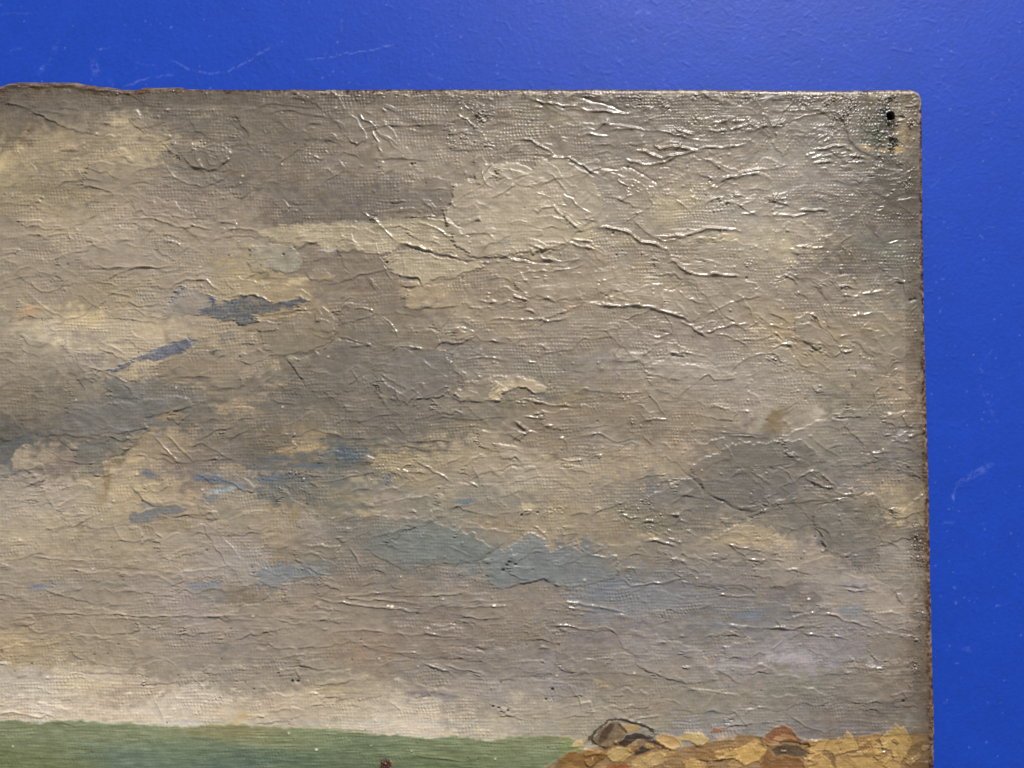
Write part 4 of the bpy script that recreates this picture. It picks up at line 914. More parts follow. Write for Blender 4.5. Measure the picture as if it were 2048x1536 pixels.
# rough impasto
field_cache = {}
def rough(ang, grain, stretch):
    k = (round(ang / 15) * 15, grain, round(stretch))
    if k not in field_cache: field_cache[k] = noise(grain * max(1, k[2]) * 0.5, grain * 0.5, k[0])
    return field_cache[k]
for u, v, ru, rv, ang, am, grain, stretch in ZONES:
    R_ = max(ru, rv) * 1.5
    sl = window([(u - R_, v - R_), (u + R_, v + R_)], 2)
    a = math.radians(ang if stretch < 5.5 else 0); x = UU[sl] - u; y = VV[sl] - v
    p = (x * math.cos(a) + y * math.sin(a)) / ru; q = (-x * math.sin(a) + y * math.cos(a)) / rv
    m = smooth(1.3, 0.4, np.sqrt(p * p + q * q) + 0.25 * N_w1[sl])
    f = rough(ang, grain, stretch)[sl]
    H[sl] += 0.62 * am * m * np.maximum(f, -0.35) * np.clip(0.6 + 0.6 * N_len[sl], 0.1, 1.6); GLOSS[sl] = np.maximum(GLOSS[sl], 0.3 * m)

# small knife marks everywhere in the sky: little steps and scraped ridges
for _ in range(520):
    u = rng.uniform(-40, 1840); v = rng.uniform(192, 1425); L0 = rng.uniform(14, 66); an = rng.normal(0.0, 0.45) if rng.random() < .72 else rng.uniform(-1.4, 1.4)
    bend = rng.normal(0, 0.6); pts = []
    for k in range(6):
        t = (k / 5 - .5); pts.append((u + L0 * (t * math.cos(an) - bend * t * t * math.sin(an)), v + L0 * (t * math.sin(an) + bend * t * t * math.cos(an))))
    sl = window(pts, 26); uu = UU[sl] + 1.0 * N_w1[sl] + 1.2 * N_mid[sl]; vv = VV[sl] + 1.0 * N_w2[sl] + 0.1 * N_small[sl]
    if uu.size == 0: continue
    d, sd, al, L = seg_dist(pts, uu, vv); st = rng.uniform(.2, .75)
    taper = np.clip(np.minimum(al, L - al) / (0.3 * L + 2) + 0.05, 0, 1); up = -sd * d * (1 if rng.random() < .45 else -1)
    H[sl] += st * taper * (1.0 * np.exp(-(d / 2.0) ** 2) + 0.6 * smooth(-1.2, 1.2, up) * np.exp(-np.maximum(up, 0) / 9))
    k2 = (rng.uniform(-7, 7) * taper * smooth(-1, 1, up) * np.exp(-np.maximum(up, 0) / 10))[..., None]
    RGB[sl] += k2.astype(np.float32)
# knife ridges, steps and grooves; each is a piece of its own
KIND = {"b": ("paint_ridge", 1.9, 1.75), "t": ("thin_paint_ridge", 1.65, 1.25), "d": ("paint_step", 1.7, 0.6), "g": ("paint_groove", 2.0, -1.3)}
ridge_list = []
for line in RIDGES.strip().splitlines():
    c, r, k, st, pts = line.split(' ', 4); pts = tile(int(c), int(r), pts); st = float(st)
    name, w, h = KIND[k]; w = w * (0.8 + 0.3 * st)
    sl = window(pts, 34)
    uu = UU[sl] + 0.35 * N_w1[sl] + 1.5 * N_mid[sl]; vv = VV[sl] + 0.35 * N_w2[sl] + 1.2 * N_len[sl]
    d, sd, al, L = seg_dist(pts, uu, vv)
    taper = np.clip(np.minimum(al, L - al) / (0.18 * L + 3) + 0.15, 0, 1)
    vary = np.clip(0.98 + 0.24 * N_len[sl], 0.35, 1.7) * taper * st
    H[sl] += h * vary * np.exp(-(d / w) ** 2)
    up = -sd * d                                       # positive above the line
    if k in "dt":                                      # paint piled up against the line
        hs = (1.3 if k == "d" else 0.35)
        H[sl] += hs * vary * smooth(-1.2, 1.2, up) * np.exp(-np.maximum(up, 0) / 14)
    elif k == "b":
        H[sl] += 0.16 * vary * np.exp(-d / 7)
    GLOSS[sl] = np.maximum(GLOSS[sl], 0.6 * np.exp(-(d / (2 * w)) ** 2))
    WEAVE[sl] *= 1 - 0.95 * np.exp(-(d / (2.4 * w)) ** 2)
    ridge_list.append((name, sl, (d < w * 1.25) & (taper > 0.3)))
NEAR_SHORE = VV > 1436
for name, sl, m in ridge_list:
    under = PART[sl][m]
    root = SEA_ID if (under.size and np.median(under) == SEA_ID) else (SHORE_ID if under.size and np.median(VV[sl][m]) > 1445 and np.median(UU[sl][m]) > 1100 else 0)
    PARTS.append((name, root)); PART[sl][m] = len(PARTS) - 1

# weave and brush relief everywhere; knife-smeared places are smoother
ws = np.clip(0.62 + 0.30 * N_big + 0.22 * N_mid, 0.15, 1.3)
H += 0.30 * WEAVE * ws * weave
H += 0.04 * N_st3 * np.clip(0.6 + 0.6 * N_mid, 0, 2) + 0.10 * N_st * np.clip(N_big + .3, 0, 1) + 0.07 * N_small + 0.03 * N_fine + 0.22 * N_mid

# beads of paint, crumbs and pits
for kind, n in (("bead", 200), ("pit", 150), ("crumb", 60)):
    for _ in range(n):
        if kind == "bead":
            u = 700 + 1140 * rng.random() ** 0.7; v = 190 + 1150 * rng.random() ** 1.3
        else:
            u = 1850 * rng.random(); v = 190 + 1330 * rng.random()
        rad = rng.uniform(1.4, 2.8) if kind != "pit" else rng.uniform(1.0, 2.2)
        sl = window([(u, v)], rad * 3); d2 = ((UU[sl] - u) / (rad * rng.uniform(1, 1.7))) ** 2 + ((VV[sl] - v) / rad) ** 2
        k = np.exp(-d2)
        if kind == "pit":
            H[sl] -= 1.4 * k; over(sl, np.array([66, 54, 42]), 0.75 * smooth(0.35, 0.8, k))
        elif kind == "bead": H[sl] += 1.5 * k
        else:
            H[sl] += 1.6 * k; over(sl, np.array([206, 196, 168]), 0.7 * smooth(0.3, 0.8, k))
for u, v, rad in ((824, 328, 4), (830, 327, 2.5), (1226, 466, 3), (1128, 435, 3), (1233, 510, 2.5), (567, 509, 3), (774, 525, 3), (1030, 1128, 3), (1493, 556, 3), (1822, 600, 5), (1830, 598, 4), (585, 1362, 4), (596, 1362, 4),
                  (1006, 1140, 4), (1014, 1130, 3.5), (1018, 1124, 3), (1105, 1378, 4), (1092, 1398, 3), (997, 1415, 3), (1016, 1420, 3), (986, 1413, 3), (1075, 1025, 3), (1043, 1030, 3), (1806, 1402, 4)):
    sl = window([(u, v)], rad * 3); k = np.exp(-((UU[sl] - u) / rad) ** 2 - ((VV[sl] - v) / (0.75 * rad)) ** 2)
    H[sl] -= 2.2 * k; over(sl, np.array([34, 28, 24]), 0.9 * smooth(0.3, 0.7, k))
for u, v, rad in ((784, 1213, 5), (776, 1212, 3.5), (988, 1211, 4), (1617, 1198, 4), (1494, 822, 4), (1779, 828, 4.5), (633, 1499, 4), (1124, 875, 4)):
    sl = window([(u, v)], rad * 3); k = np.exp(-((UU[sl] - u) / rad) ** 2 - ((VV[sl] - v) / (0.6 * rad)) ** 2)
    H[sl] += 2.2 * k; over(sl, np.array([228, 220, 196]), 0.85 * smooth(0.3, 0.7, k))

# board outline: brown worn turnover edge and its rounded drop
near = np.ones(UU.shape, bool); near[40:, :NU - 50] = False
EDGE = np.full(UU.shape, 99.0, np.float32)
uu, vv = UU[near] + 0.25 * N_len[near], VV[near] + 0.3 * N_len[near]
d, _, _, _ = seg_dist(OUTLINE, uu, vv); EDGE[near] = np.where(inside(OUTLINE, uu, vv), d, -d)
right = smooth(1700, 1840, UU); low = smooth(300, 1200, VV)
wid = 8.5 + 9.0 * right * low + 8.0 * smooth(420, 240, UU) * smooth(230, 190, VV)
e = EDGE + 1.2 * N_st3 * (1 - right) + 1.6 * N_len + 0.8 * N_small
brown = (np.array([58, 36, 22]) + (np.array([80, 56, 36]) - np.array([58, 36, 22])) * (right * low)[..., None]) + 14 * N_small[..., None] + 10 * N_fine[..., None] * np.array([1, .9, .7])
lf = (smooth(520, 300, UU) * smooth(260, 200, VV))[..., None]; brown = brown * (1 - lf) + (np.array([94, 69, 44]) + 16 * N_st3[..., None] + 9 * N_fine[..., None]) * lf
H += 2.6 * np.exp(-((EDGE - 9) / 5.0) ** 2) * smooth(300, 200, UU) * smooth(230, 200, VV)
dirt = smooth(wid * 1.15, wid * 0.55, e) * 0.92
soil = smooth(70, 6, e + 8 * N_mid) * 0.62 * np.clip(0.8 + 0.35 * N_mid + 0.2 * N_small, 0.1, 1.4)
RGB = RGB * (1 - soil[..., None]) + np.array([78, 64, 50]) * soil[..., None]
RGB = RGB * (1 - dirt[..., None]) + brown * dirt[..., None]
# white ground showing where the paint is rubbed off along the turn
rub = np.exp(-((EDGE - 12 - 2.5 * N_w2 + 6 * right) / 4.5) ** 2) * smooth(0.0, 1.1, N_st3 + 0.6 * N_small + 0.35 * N_fine + 1.0 * smooth(900, 1300, UU) - 0.25)
rub *= 0.55 * smooth(480, 640, UU) * (1 - 0.55 * right * smooth(200, 260, VV))
RGB = RGB * (1 - rub[..., None]) + np.array([214, 200, 170]) * rub[..., None]
flk = np.exp(-((EDGE - 2.0) / 1.6) ** 2) * smooth(0.9, 1.6, N_small + 0.5 * N_up) * right * smooth(200, 260, VV) * 0.5
RGB = RGB * (1 - flk[..., None]) + np.array([196, 176, 140]) * flk[..., None]
RB = 11.0
roll = np.clip(RB - EDGE, 0, RB - 0.05)
H = H * np.clip(0.1 + EDGE / 14, 0.1, 1) - (RB - np.sqrt(RB * RB - roll * roll))
PARTS.append(("canvas_edge", None)); PART[(EDGE < wid * 0.7)] = len(PARTS) - 1

# rubbed, dirty smear round the nail hole
k = smooth(58, 8, np.hypot(UU - 1762, 0.85 * (VV - 256)) + 7 * N_mid) * np.clip(0.55 + 0.45 * N_small + 0.35 * N_fine, 0, 1) * 0.72
RGB = RGB * (1 - k[..., None]) + np.array([66, 62, 48]) * k[..., None]
H += 0.5 * k * N_small

# nail hole in the corner
HU, HV = 1781.0, 233.5
d = np.sqrt((UU - HU) ** 2 + (1.05 * (VV - HV)) ** 2) + 1.5 * N_small + 0.6 * N_fine
H -= 26 * smooth(8.6, 5.4, d); H += 0.8 * np.exp(-((d - 10) / 3) ** 2)
k = smooth(9.0, 6.8, d); RGB = RGB * (1 - k[..., None]) + np.array([12, 11, 14]) * k[..., None]
PARTS.append(("nail_hole", None)); PART[d < 8.5] = len(PARTS) - 1
gray = (RGB @ np.array([0.3, 0.59, 0.11]))[..., None]; dev = RGB - gray; taupe = np.array([9.6, -2.0, -14.0]) * gray / 135.0
sky = smooth(wid * 0.8, wid * 0.8 + 9, EDGE)[..., None] * (VV < 1440)[..., None] * (np.hypot(UU - 1770, VV - 250) > 75)[..., None]
keep = 0.56 + 0.36 * smooth(-13, -2, dev[..., 2:]) - 0.30 * smooth(4, 26, dev[..., 2:])
RGB = np.where(sky > 0, gray + sky * (taupe + keep * (dev - taupe)) + (1 - sky) * dev * 0.9, gray + dev * np.where(UU < 1120, 0.68, 0.95)[..., None])
RGB = np.clip(RGB, 6, 246)

# ------------------------------------------------------------------ materials
KALB = 0.92
def mat_nodes(name):
    m = bpy.data.materials.new(name); m.use_nodes = True; nt = m.node_tree
    return m, nt, nt.nodes["Principled BSDF"]
def link(nt, a, b): nt.links.new(a, b)

paint, nt, P = mat_nodes("oil_paint")
at = nt.nodes.new("ShaderNodeAttribute"); at.attribute_name = "pigment"
tc = nt.nodes.new("ShaderNodeTexCoord")
n1 = nt.nodes.new("ShaderNodeTexNoise"); n1.inputs["Scale"].default_value = 5200; n1.inputs["Detail"].default_value = 3
link(nt, tc.outputs["Object"], n1.inputs["Vector"])
mx = nt.nodes.new("ShaderNodeMix"); mx.data_type = 'RGBA'; mx.blend_type = 'OVERLAY'; mx.inputs[0].default_value = 0.12
link(nt, at.outputs["Color"], mx.inputs[6]); link(nt, n1.outputs["Color"], mx.inputs[7])
bw = nt.nodes.new("ShaderNodeRGBToBW"); link(nt, n1.outputs["Color"], bw.inputs[0]); link(nt, bw.outputs[0], mx.inputs[7])
link(nt, mx.outputs[2], P.inputs["Base Color"])
n2 = nt.nodes.new("ShaderNodeTexNoise"); n2.inputs["Scale"].default_value = 160; n2.inputs["Detail"].default_value = 4
link(nt, tc.outputs["Object"], n2.inputs["Vector"])
gl = nt.nodes.new("ShaderNodeAttribute"); gl.attribute_name = "gloss"
mr = nt.nodes.new("ShaderNodeMapRange"); mr.inputs[1].default_value = 0.3; mr.inputs[2].default_value = 0.7
mr.inputs[3].default_value = 0.38; mr.inputs[4].default_value = 0.50
link(nt, n2.outputs[0], mr.inputs[0])
sb = nt.nodes.new("ShaderNodeMath"); sb.operation = 'MULTIPLY_ADD'; sb.inputs[1].default_value = -0.30
link(nt, gl.outputs["Fac"], sb.inputs[0]); link(nt, mr.outputs[0], sb.inputs[2]); link(nt, sb.outputs[0], P.inputs["Roughness"])
P.inputs["Specular IOR Level"].default_value = 0.40
bp = nt.nodes.new("ShaderNodeBump"); bp.inputs["Strength"].default_value = 0.35; bp.inputs["Distance"].default_value = 0.00004
link(nt, n1.outputs[0], bp.inputs["Height"]); link(nt, bp.outputs[0], P.inputs["Normal"])

# ------------------------------------------------------------------ cut the paint sheet into its pieces
X, Y = to_world(UU.astype(np.float64), VV.astype(np.float64)); Z = H.astype(np.float64) * MM
out = EDGE < 0                                           # pull outside points in to the outline
gy, gx = np.gradient(EDGE)
gn = np.maximum(np.hypot(gx, gy), 1e-4)
snap = out & (EDGE > -2.6)
UU2 = UU.astype(np.float64).copy(); VV2 = VV.astype(np.float64).copy()
UU2[snap] += (-EDGE * gx / gn)[snap]; VV2[snap] += (-EDGE * gy / gn)[snap]
X, Y = to_world(UU2, VV2)
Z = np.maximum(Z, -26.5 * MM)
NX = -np.gradient(Z, axis=1) / np.gradient(X, axis=1); NY = -np.gradient(Z, axis=0) / np.gradient(Y, axis=0)
NX = np.nan_to_num(NX, posinf=0, neginf=0); NY = np.nan_to_num(NY, posinf=0, neginf=0)
NRM = np.stack([NX, NY, np.ones_like(NX)], -1); NRM /= np.linalg.norm(NRM, axis=-1, keepdims=True)
LIN = np.concatenate([srgb(RGB) * KALB, np.ones(UU.shape + (1,))], -1).astype(np.float32)
XYZ = np.stack([X, Y, Z], -1).reshape(-1, 3).astype(np.float32); NRM = NRM.reshape(-1, 3).astype(np.float32)
LIN = LIN.reshape(-1, 4); GLF = GLOSS.reshape(-1).astype(np.float32)
idx = np.arange(NU * NV, dtype=np.int64).reshape(NV, NU)
quads = np.stack([idx[1:, :-1], idx[1:, 1:], idx[:-1, 1:], idx[:-1, :-1]], -1).reshape(-1, 4)
drop = (out & ~snap).reshape(-1)
allout = out.reshape(-1)[quads].all(1) | drop[quads].any(1)
fpart = PART[:-1, :-1].reshape(-1)
quads = quads[~allout]; fpart = fpart[~allout]

def sheet(name, verts, faces, cols, gloss, normals, mat, parent):
    me = bpy.data.meshes.new(name)
    me.vertices.add(len(verts)); me.vertices.foreach_set("co", verts.ravel())
    n = len(faces); me.loops.add(4 * n); me.loops.foreach_set("vertex_index", faces.ravel().astype(np.int32))
    me.polygons.add(n); me.polygons.foreach_set("loop_start", np.arange(0, 4 * n, 4, dtype=np.int32))
    me.update(calc_edges=True)
    me.polygons.foreach_set("use_smooth", np.ones(n, bool))
    a = me.attributes.new("pigment", 'FLOAT_COLOR', 'POINT'); a.data.foreach_set("color", cols.ravel())
    if gloss is not None:
        g = me.attributes.new("gloss", 'FLOAT', 'POINT'); g.data.foreach_set("value", gloss)
    if normals is not None: me.normals_split_custom_set_from_vertices(normals)
    me.materials.append(mat)
    o = bpy.data.objects.new(name, me); COL.objects.link(o); o.parent = parent
    return o

painting = bpy.data.objects.new("painting", None); COL.objects.link(painting); painting.empty_display_size = 0.02
painting["label"] = "unframed oil painting on canvas board, thick grey cloudy sky over green sea and ochre rocks"
painting["category"] = "painting"

order = np.argsort(fpart, kind='stable'); fs = fpart[order]; qs = quads[order]
starts = np.searchsorted(fs, np.arange(len(PARTS))); ends = np.searchsorted(fs, np.arange(len(PARTS)), side='right')
made = {}; remap = np.full(NU * NV, -1, np.int64)
def make_part(i, min_faces):
    name, parent = PARTS[i]; f = qs[starts[i]:ends[i]]
    if len(f) < min_faces: return f
    used = np.unique(f); remap[used] = np.arange(len(used))
    par = painting if parent is None else made[parent]
    made[i] = sheet(name, XYZ[used], remap[f], LIN[used], GLF[used], NRM[used], paint, par)
    return None
roots = [i for i, p in enumerate(PARTS) if p[1] is None]
small = [i for i, p in enumerate(PARTS) if p[1] is not None and (ends[i] - starts[i]) < 12]
if small:                                                # crumbs of a piece too small to pick out stay with their ground
    for i in small:
        fs[starts[i]:ends[i]] = PARTS[i][1]
    order = np.argsort(fs, kind='stable'); fs = fs[order]; qs = qs[order]
    starts = np.searchsorted(fs, np.arange(len(PARTS))); ends = np.searchsorted(fs, np.arange(len(PARTS)), side='right')
for i in roots: make_part(i, 1)
for i, p in enumerate(PARTS):
    if p[1] is not None: make_part(i, 1)
LABELS = {"nail_hole": "small black nail hole in the rough top right corner", "red_brown_dab": "dark red-brown dab on the green sea",
          "canvas_edge": "worn brown turned-over canvas edge", "sea_paint": "green band of sea paint", "shore_paint": "brown and ochre rock paint"}
for i, o in made.items():
    if PARTS[i][1] is None and PARTS[i][0] in LABELS: o["label"] = LABELS[PARTS[i][0]]

# the painting goes on past the frame, to the left and below
def coarse(ua, ub, va, vb, st, name):
    a = np.arange(ua, ub + st * .5, st); b = np.arange(va, vb + st * .5, st); uu, vv = np.meshgrid(a, b)
    cl = sample_map(SKYMAP, np.clip(uu, U0, U1), np.clip(vv, V0, V1))
    sea = (vv > 1440 + 6 * np.sin(uu * .02)) & (uu < 1080)
    cl = np.where(sea[..., None], sample_map(SEAMAP, np.clip(uu, U0, U1), np.clip(vv, 1440, V1)), cl)
    sh = (vv > 1470) & (uu >= 1080) | (vv > 1750 + 60 * np.sin(uu * .011))
    cl = np.where(sh[..., None], np.array([136, 102, 56]), cl) + 7 * rng.standard_normal(uu.shape)[..., None]
    x, y = to_world(uu, vv); z = MM * (0.5 * rng.standard_normal(uu.shape) - 0.3)
    e1 = vv - 171; e2 = 1874 + (vv - 1600) * 0.0185 - uu; ee = np.clip(np.minimum(e1, e2), 0, 11)
    z = z - MM * (11 - np.sqrt(121 - (11 - ee) ** 2)); cl = np.where((ee < 9)[..., None], np.array([98, 66, 38]), cl)
    n2_, n1_ = uu.shape; ix = np.arange(n1_ * n2_).reshape(n2_, n1_)
    q = np.stack([ix[1:, :-1], ix[1:, 1:], ix[:-1, 1:], ix[:-1, :-1]], -1).reshape(-1, 4)
    lin = np.concatenate([srgb(np.clip(cl, 5, 245)) * KALB, np.ones(uu.shape + (1,))], -1).astype(np.float32).reshape(-1, 4)
    return sheet(name, np.stack([x, y, z], -1).reshape(-1, 3).astype(np.float32), q, lin, np.zeros(len(lin), np.float32), None, paint, painting)
coarse(-700, U0 + 0.6, 172, 2300, 6.4, "outer_paint")
coarse(U0, 1886, vs[-1] - 0.5, 2300, 6.4, "outer_paint")

# board under the canvas: sides and underside
board_mat, nt, P = mat_nodes("brown_board")
n = nt.nodes.new("ShaderNodeTexNoise"); n.inputs["Scale"].default_value = 900; n.inputs["Detail"].default_value = 6
r = nt.nodes.new("ShaderNodeValToRGB"); r.color_ramp.elements[0].color = (0.05, 0.022, 0.008, 1); r.color_ramp.elements[1].color = (0.19, 0.10, 0.045, 1)
tcb = nt.nodes.new("ShaderNodeTexCoord"); link(nt, tcb.outputs["Object"], n.inputs["Vector"]); link(nt, n.outputs[0], r.inputs[0]); link(nt, r.outputs[0], P.inputs["Base Color"]); P.inputs["Roughness"].default_value = 0.8
ol = np.array(OUTLINE); cx, cy = ol.mean(0)
def ring(z, off):
    o2 = ol.copy(); o2[:, 0] += np.where(ol[:, 0] > 1700, -off, np.where(ol[:, 0] < -600, off, 0)); o2[:, 1] += np.where(ol[:, 1] < 230, off, np.where(ol[:, 1] > 2200, -off, 0))
    x, y = to_world(o2[:, 0], o2[:, 1]); return np.stack([x, y, np.full(len(x), z)], -1)
rings = [ring(-8.0 * MM, 2.6), ring(-14 * MM, 2.0), ring(-THICK + 3 * MM, 2.0), ring(-THICK, 4.0)]
n = len(ol); verts = np.concatenate(rings); faces = []
for k in range(3):
    for i in range(n):
        j = (i + 1) % n; faces.append((k * n + i, (k + 1) * n + i, (k + 1) * n + j, k * n + j))
faces.append(tuple(range(3 * n, 4 * n)))
me = bpy.data.meshes.new("canvas_board"); me.from_pydata([tuple(v) for v in verts], [], faces); me.materials.append(board_mat); me.update()
o = bpy.data.objects.new("canvas_board", me); COL.objects.link(o); o.parent = painting

# ------------------------------------------------------------------ blue sheet under the painting
blue, nt, P = mat_nodes("blue_paper")
tc = nt.nodes.new("ShaderNodeTexCoord")
at = nt.nodes.new("ShaderNodeAttribute"); at.attribute_name = "pigment"
n1 = nt.nodes.new("ShaderNodeTexNoise"); n1.inputs["Scale"].default_value = 4200; n1.inputs["Detail"].default_value = 4; n1.inputs["Roughness"].default_value = 0.7
link(nt, tc.outputs["Object"], n1.inputs["Vector"])
mr = nt.nodes.new("ShaderNodeMapRange"); mr.inputs[1].default_value = 0.25; mr.inputs[2].default_value = 0.75; mr.inputs[3].default_value = 0.80; mr.inputs[4].default_value = 1.20
link(nt, n1.outputs[0], mr.inputs[0])
mx = nt.nodes.new("ShaderNodeVectorMath"); mx.operation = 'SCALE'
link(nt, at.outputs["Color"], mx.inputs[0]); link(nt, mr.outputs[0], mx.inputs["Scale"]); link(nt, mx.outputs[0], P.inputs["Base Color"])
P.inputs["Roughness"].default_value = 0.52; P.inputs["Specular IOR Level"].default_value = 0.23
bp = nt.nodes.new("ShaderNodeBump"); bp.inputs["Strength"].default_value = 0.5; bp.inputs["Distance"].default_value = 0.00005
link(nt, n1.outputs[0], bp.inputs["Height"]); link(nt, bp.outputs[0], P.inputs["Normal"])

def blue_patch(ua, ub, va, vb, st):
    a = np.arange(ua, ub + st * .5, st); b = np.arange(va, vb + st * .5, st); uu, vv = np.meshgrid(a, b); ny, nx = uu.shape
    kx = np.fft.rfftfreq(nx)[None, :] / st; ky = np.fft.fftfreq(ny)[:, None] / st
    def nz(su, sv):
        f = np.fft.irfft2(np.fft.rfft2(rng.standard_normal((ny, nx))) * np.exp(-2 * ((kx * su) ** 2 + (ky * sv) ** 2)), s=(ny, nx)); return f / f.std()
    h = 0.10 * nz(5, 3) + 0.13 * nz(2.4, 2.4) + 0.12 * nz(60, 60); col = np.zeros(uu.shape + (3,)) + np.array(BLUE)
    col *= (1 + 0.018 * nz(50, 40) + 0.03 * nz(6, 5))[..., None]
    jit = 1.0 * nz(16, 16); fine = nz(2.5, 2.5); cl = nz(9, 9)
    # paper fibres and creases
    area = (ub - ua) * (vb - va)
    for _ in range(int(area / 900)):
        u = rng.uniform(ua, ub); v = rng.uniform(va, vb); L = rng.uniform(4, 15); an = rng.uniform(0, math.pi) if rng.random() < .4 else rng.normal(0.35, 0.5)
        i0 = max(0, int((u - L - 6 - ua) / st)); i1 = min(nx, int((u + L + 6 - ua) / st) + 1); j0 = max(0, int((v - L - 6 - va) / st)); j1 = min(ny, int((v + L + 6 - va) / st) + 1)
        if i1 - i0 < 2 or j1 - j0 < 2: continue
        x = uu[j0:j1, i0:i1] - u; y = vv[j0:j1, i0:i1] - v + 0.02 * rng.normal() * x * x / 3 + 0.6 * jit[j0:j1, i0:i1]
        p = x * math.cos(an) + y * math.sin(an); q = -x * math.sin(an) + y * math.cos(an)
        h[j0:j1, i0:i1] += rng.choice([0.9, 0.9, -0.7]) * rng.uniform(.4, 1.1) * np.exp(-(q / 1.5) ** 2) * smooth(L, L * .6, np.abs(p))
    # scuffs and scratches traced from the photograph: points, width, strength
    for pts, w, s in SCUFFS:
        d, _, al, L = seg_dist(pts, uu + jit, vv + jit)
        m = 0.36 * s * smooth(w, w * .2, d) * smooth(-.6, .6, fine * 0.8 + cl * 0.6 + (0.5 if w < 3.2 else 0)) * np.clip(np.minimum(al, L - al) / (.2 * L + 1) + .3, 0, 1)
        col = col * (1 - m[..., None]) + np.array(PALE) * m[..., None]
    for _ in range(int(area / 2600)):
        u = rng.uniform(ua, ub); v = rng.uniform(va, vb); r = rng.uniform(.8, 1.7); i = int((u - ua) / st); j = int((v - va) / st)
        sl = (slice(max(0, j - 3), j + 4), slice(max(0, i - 3), i + 4)); k = np.exp(-((uu[sl] - u) ** 2 + (vv[sl] - v) ** 2) / r ** 2)[..., None] * rng.uniform(.1, .4)
        col[sl] = col[sl] * (1 - k) + np.array(PALE) * k
    edge = np.minimum(np.minimum(uu - ua, ub - uu), np.minimum(vv - va, vb - vv)); h *= smooth(0, 6, edge)
    return a, b, uu, vv, h, col
BLUE = srgb((20, 64, 174)) * 0.82; PALE = srgb((140, 160, 225)) * 0.9
def zz(c, r, t): return tile(c, r, t)
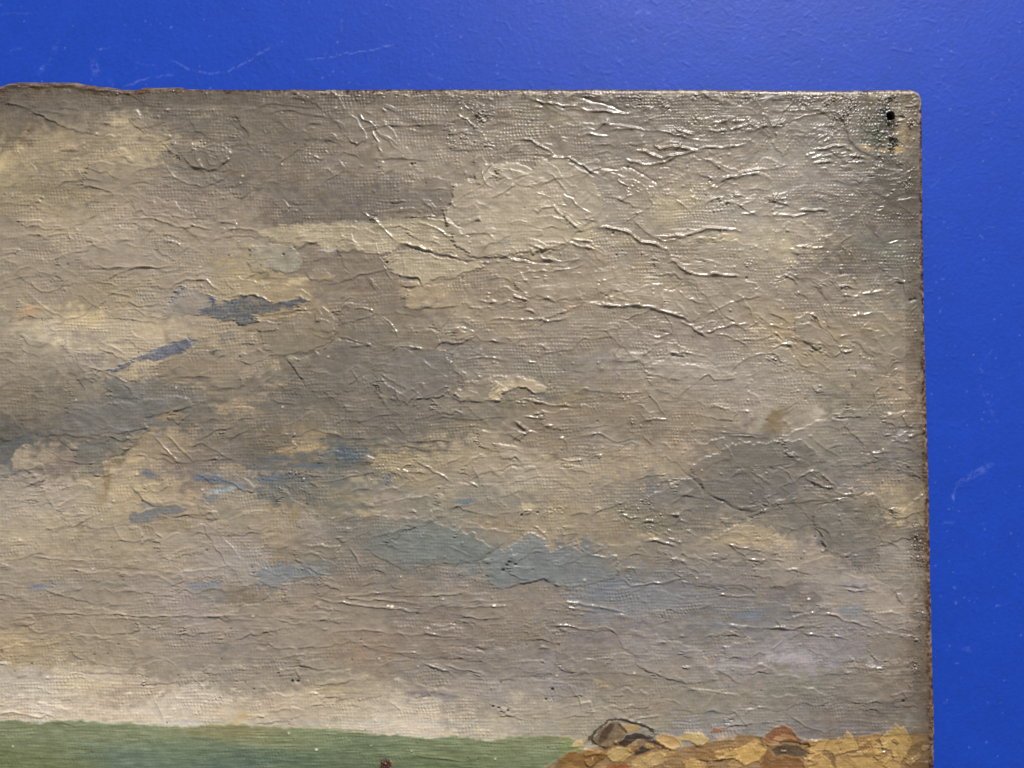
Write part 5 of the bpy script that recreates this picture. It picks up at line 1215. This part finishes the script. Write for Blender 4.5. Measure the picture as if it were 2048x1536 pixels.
SCUFFS = [(zz(0, 0, "1370,480 1500,550 1650,585 1800,575 1920,530 2048,455 2150,400"), 2.6, .55), (zz(0, 0, "1000,700 1080,660 1200,620 1390,605"), 3, .5), (zz(0, 0, "740,480 770,560 780,610"), 11, .45), (zz(0, 0, "470,310 440,400 350,540 300,600"), 7, .22),
          (zz(0, 0, "870,640 910,690"), 2.6, .35), (zz(0, 0, "1080,500 1250,520"), 2.4, .3), (zz(0, 0, "0,110 250,100"), 3, .18), (zz(0, 0, "60,420 180,380"), 3, .18), (zz(0, 0, "760,400 880,380"), 3, .15), (zz(1, 0, "400,480 550,470 700,435 850,410 1000,380 1130,340"), 1.7, .6),
          (zz(1, 0, "20,440 160,350 200,370"), 6, .22), (zz(1, 0, "680,160 690,280"), 2.2, .2), (zz(1, 0, "1370,590 1500,640"), 3, .22), (zz(2, 0, "980,100 1040,95 1110,110"), 6, .5), (zz(2, 0, "1230,280 1340,240"), 4, .3), (zz(2, 0, "700,520 780,670"), 2, .3), (zz(2, 0, "600,620 640,690"), 2.4, .2),
          (zz(3, 0, "590,340 640,370 660,400"), 3.2, .75), (zz(3, 0, "650,350 760,320"), 2.2, .35), (zz(3, 0, "270,285 350,275"), 2, .3), (zz(3, 0, "1340,640 1460,700 1340,780"), 2.2, .25), (zz(3, 0, "1300,1500 1400,1390"), 2.2, .25), (zz(3, 0, "1780,890 1830,920"), 2, .4), (zz(3, 0, "2000,230 2005,260"), 2.4, .5),
          (zz(3, 1, "1690,340 1720,370"), 2, .5), (zz(3, 1, "1380,700 1410,690"), 3, .4), (zz(3, 1, "1680,1340 1700,1400 1720,1450"), 8, .25), (zz(3, 1, "1730,1350 1800,1240"), 3, .2), (zz(3, 1, "1700,300 1820,280"), 2, .25),
          (zz(3, 2, "1700,20 1760,140 1830,310"), 5, .22), (zz(3, 2, "1520,800 1600,740 1700,690 1790,640"), 9, .4), (zz(3, 2, "1480,1000 1490,880 1510,820"), 2.6, .4), (zz(3, 2, "1478,890 1482,920"), 3, .8), (zz(3, 2, "1440,980 1450,1010"), 4, .6), (zz(3, 2, "1390,1115 1490,1105"), 3, .4), (zz(3, 2, "1440,490 1460,510"), 4, .4),
          (zz(3, 3, "1480,80 1495,100"), 4, .55), (zz(3, 3, "1504,210 1510,230"), 3, .85), (zz(3, 3, "1640,200 1650,206"), 2.6, .8), (zz(3, 3, "1570,585 1640,585"), 8, .3), (zz(3, 3, "1500,700 1530,700"), 2.2, .6), (zz(3, 3, "1400,1015 1440,1018"), 3, .25)]
bv, bq, bc = [], [], []; nb = 0
BZ = -THICK - 0.0001
a, b, uu, vv, h, col = blue_patch(-40, 2090, -40, 1580, 2.3)
x, y = to_world(uu, vv, BZ); n2_, n1_ = uu.shape; ix = np.arange(n1_ * n2_).reshape(n2_, n1_)
q = np.stack([ix[1:, :-1], ix[1:, 1:], ix[:-1, 1:], ix[:-1, :-1]], -1).reshape(-1, 4)
q = q[((uu > 1828) | (vv < 200)).reshape(-1)[q].all(1)]; us_ = np.unique(q); rm = np.full(uu.size, -1); rm[us_] = np.arange(len(us_))
bv.append(np.stack([x, y, BZ + h * MM * 0.42], -1).reshape(-1, 3)[us_]); bc.append(col.reshape(-1, 3)[us_]); bq.append(rm[q]); nb = len(us_)
UI, VI = a[a > 1828][0], b[b < 200][-1]; UB, VB = a[-1], b[-1]
for (ua, ub, va, vb) in ((-6000, 8000, -6000, -40), (-6000, -40, -40, VI), (UB, 8000, -40, VB), (-6000, UI, VI, VB), (-6000, 8000, VB, 6500)):
    uu, vv = np.meshgrid([ua, ub], [va, vb]); x, y = to_world(uu.astype(float), vv.astype(float), BZ)
    ix = nb + np.arange(4).reshape(2, 2); bv.append(np.stack([x, y, np.full(x.shape, BZ)], -1).reshape(-1, 3)); bc.append(np.tile(BLUE, (4, 1)))
    bq.append(np.array([[ix[1, 0], ix[1, 1], ix[0, 1], ix[0, 0]]])); nb += 4
bv = np.concatenate(bv).astype(np.float32); bq = np.concatenate(bq); bc = np.concatenate(bc)
sheet_o = sheet("blue_tabletop", bv, bq, np.concatenate([bc, np.ones((len(bc), 1))], -1).astype(np.float32), None, None, blue, None)
sheet_o["kind"] = "structure"
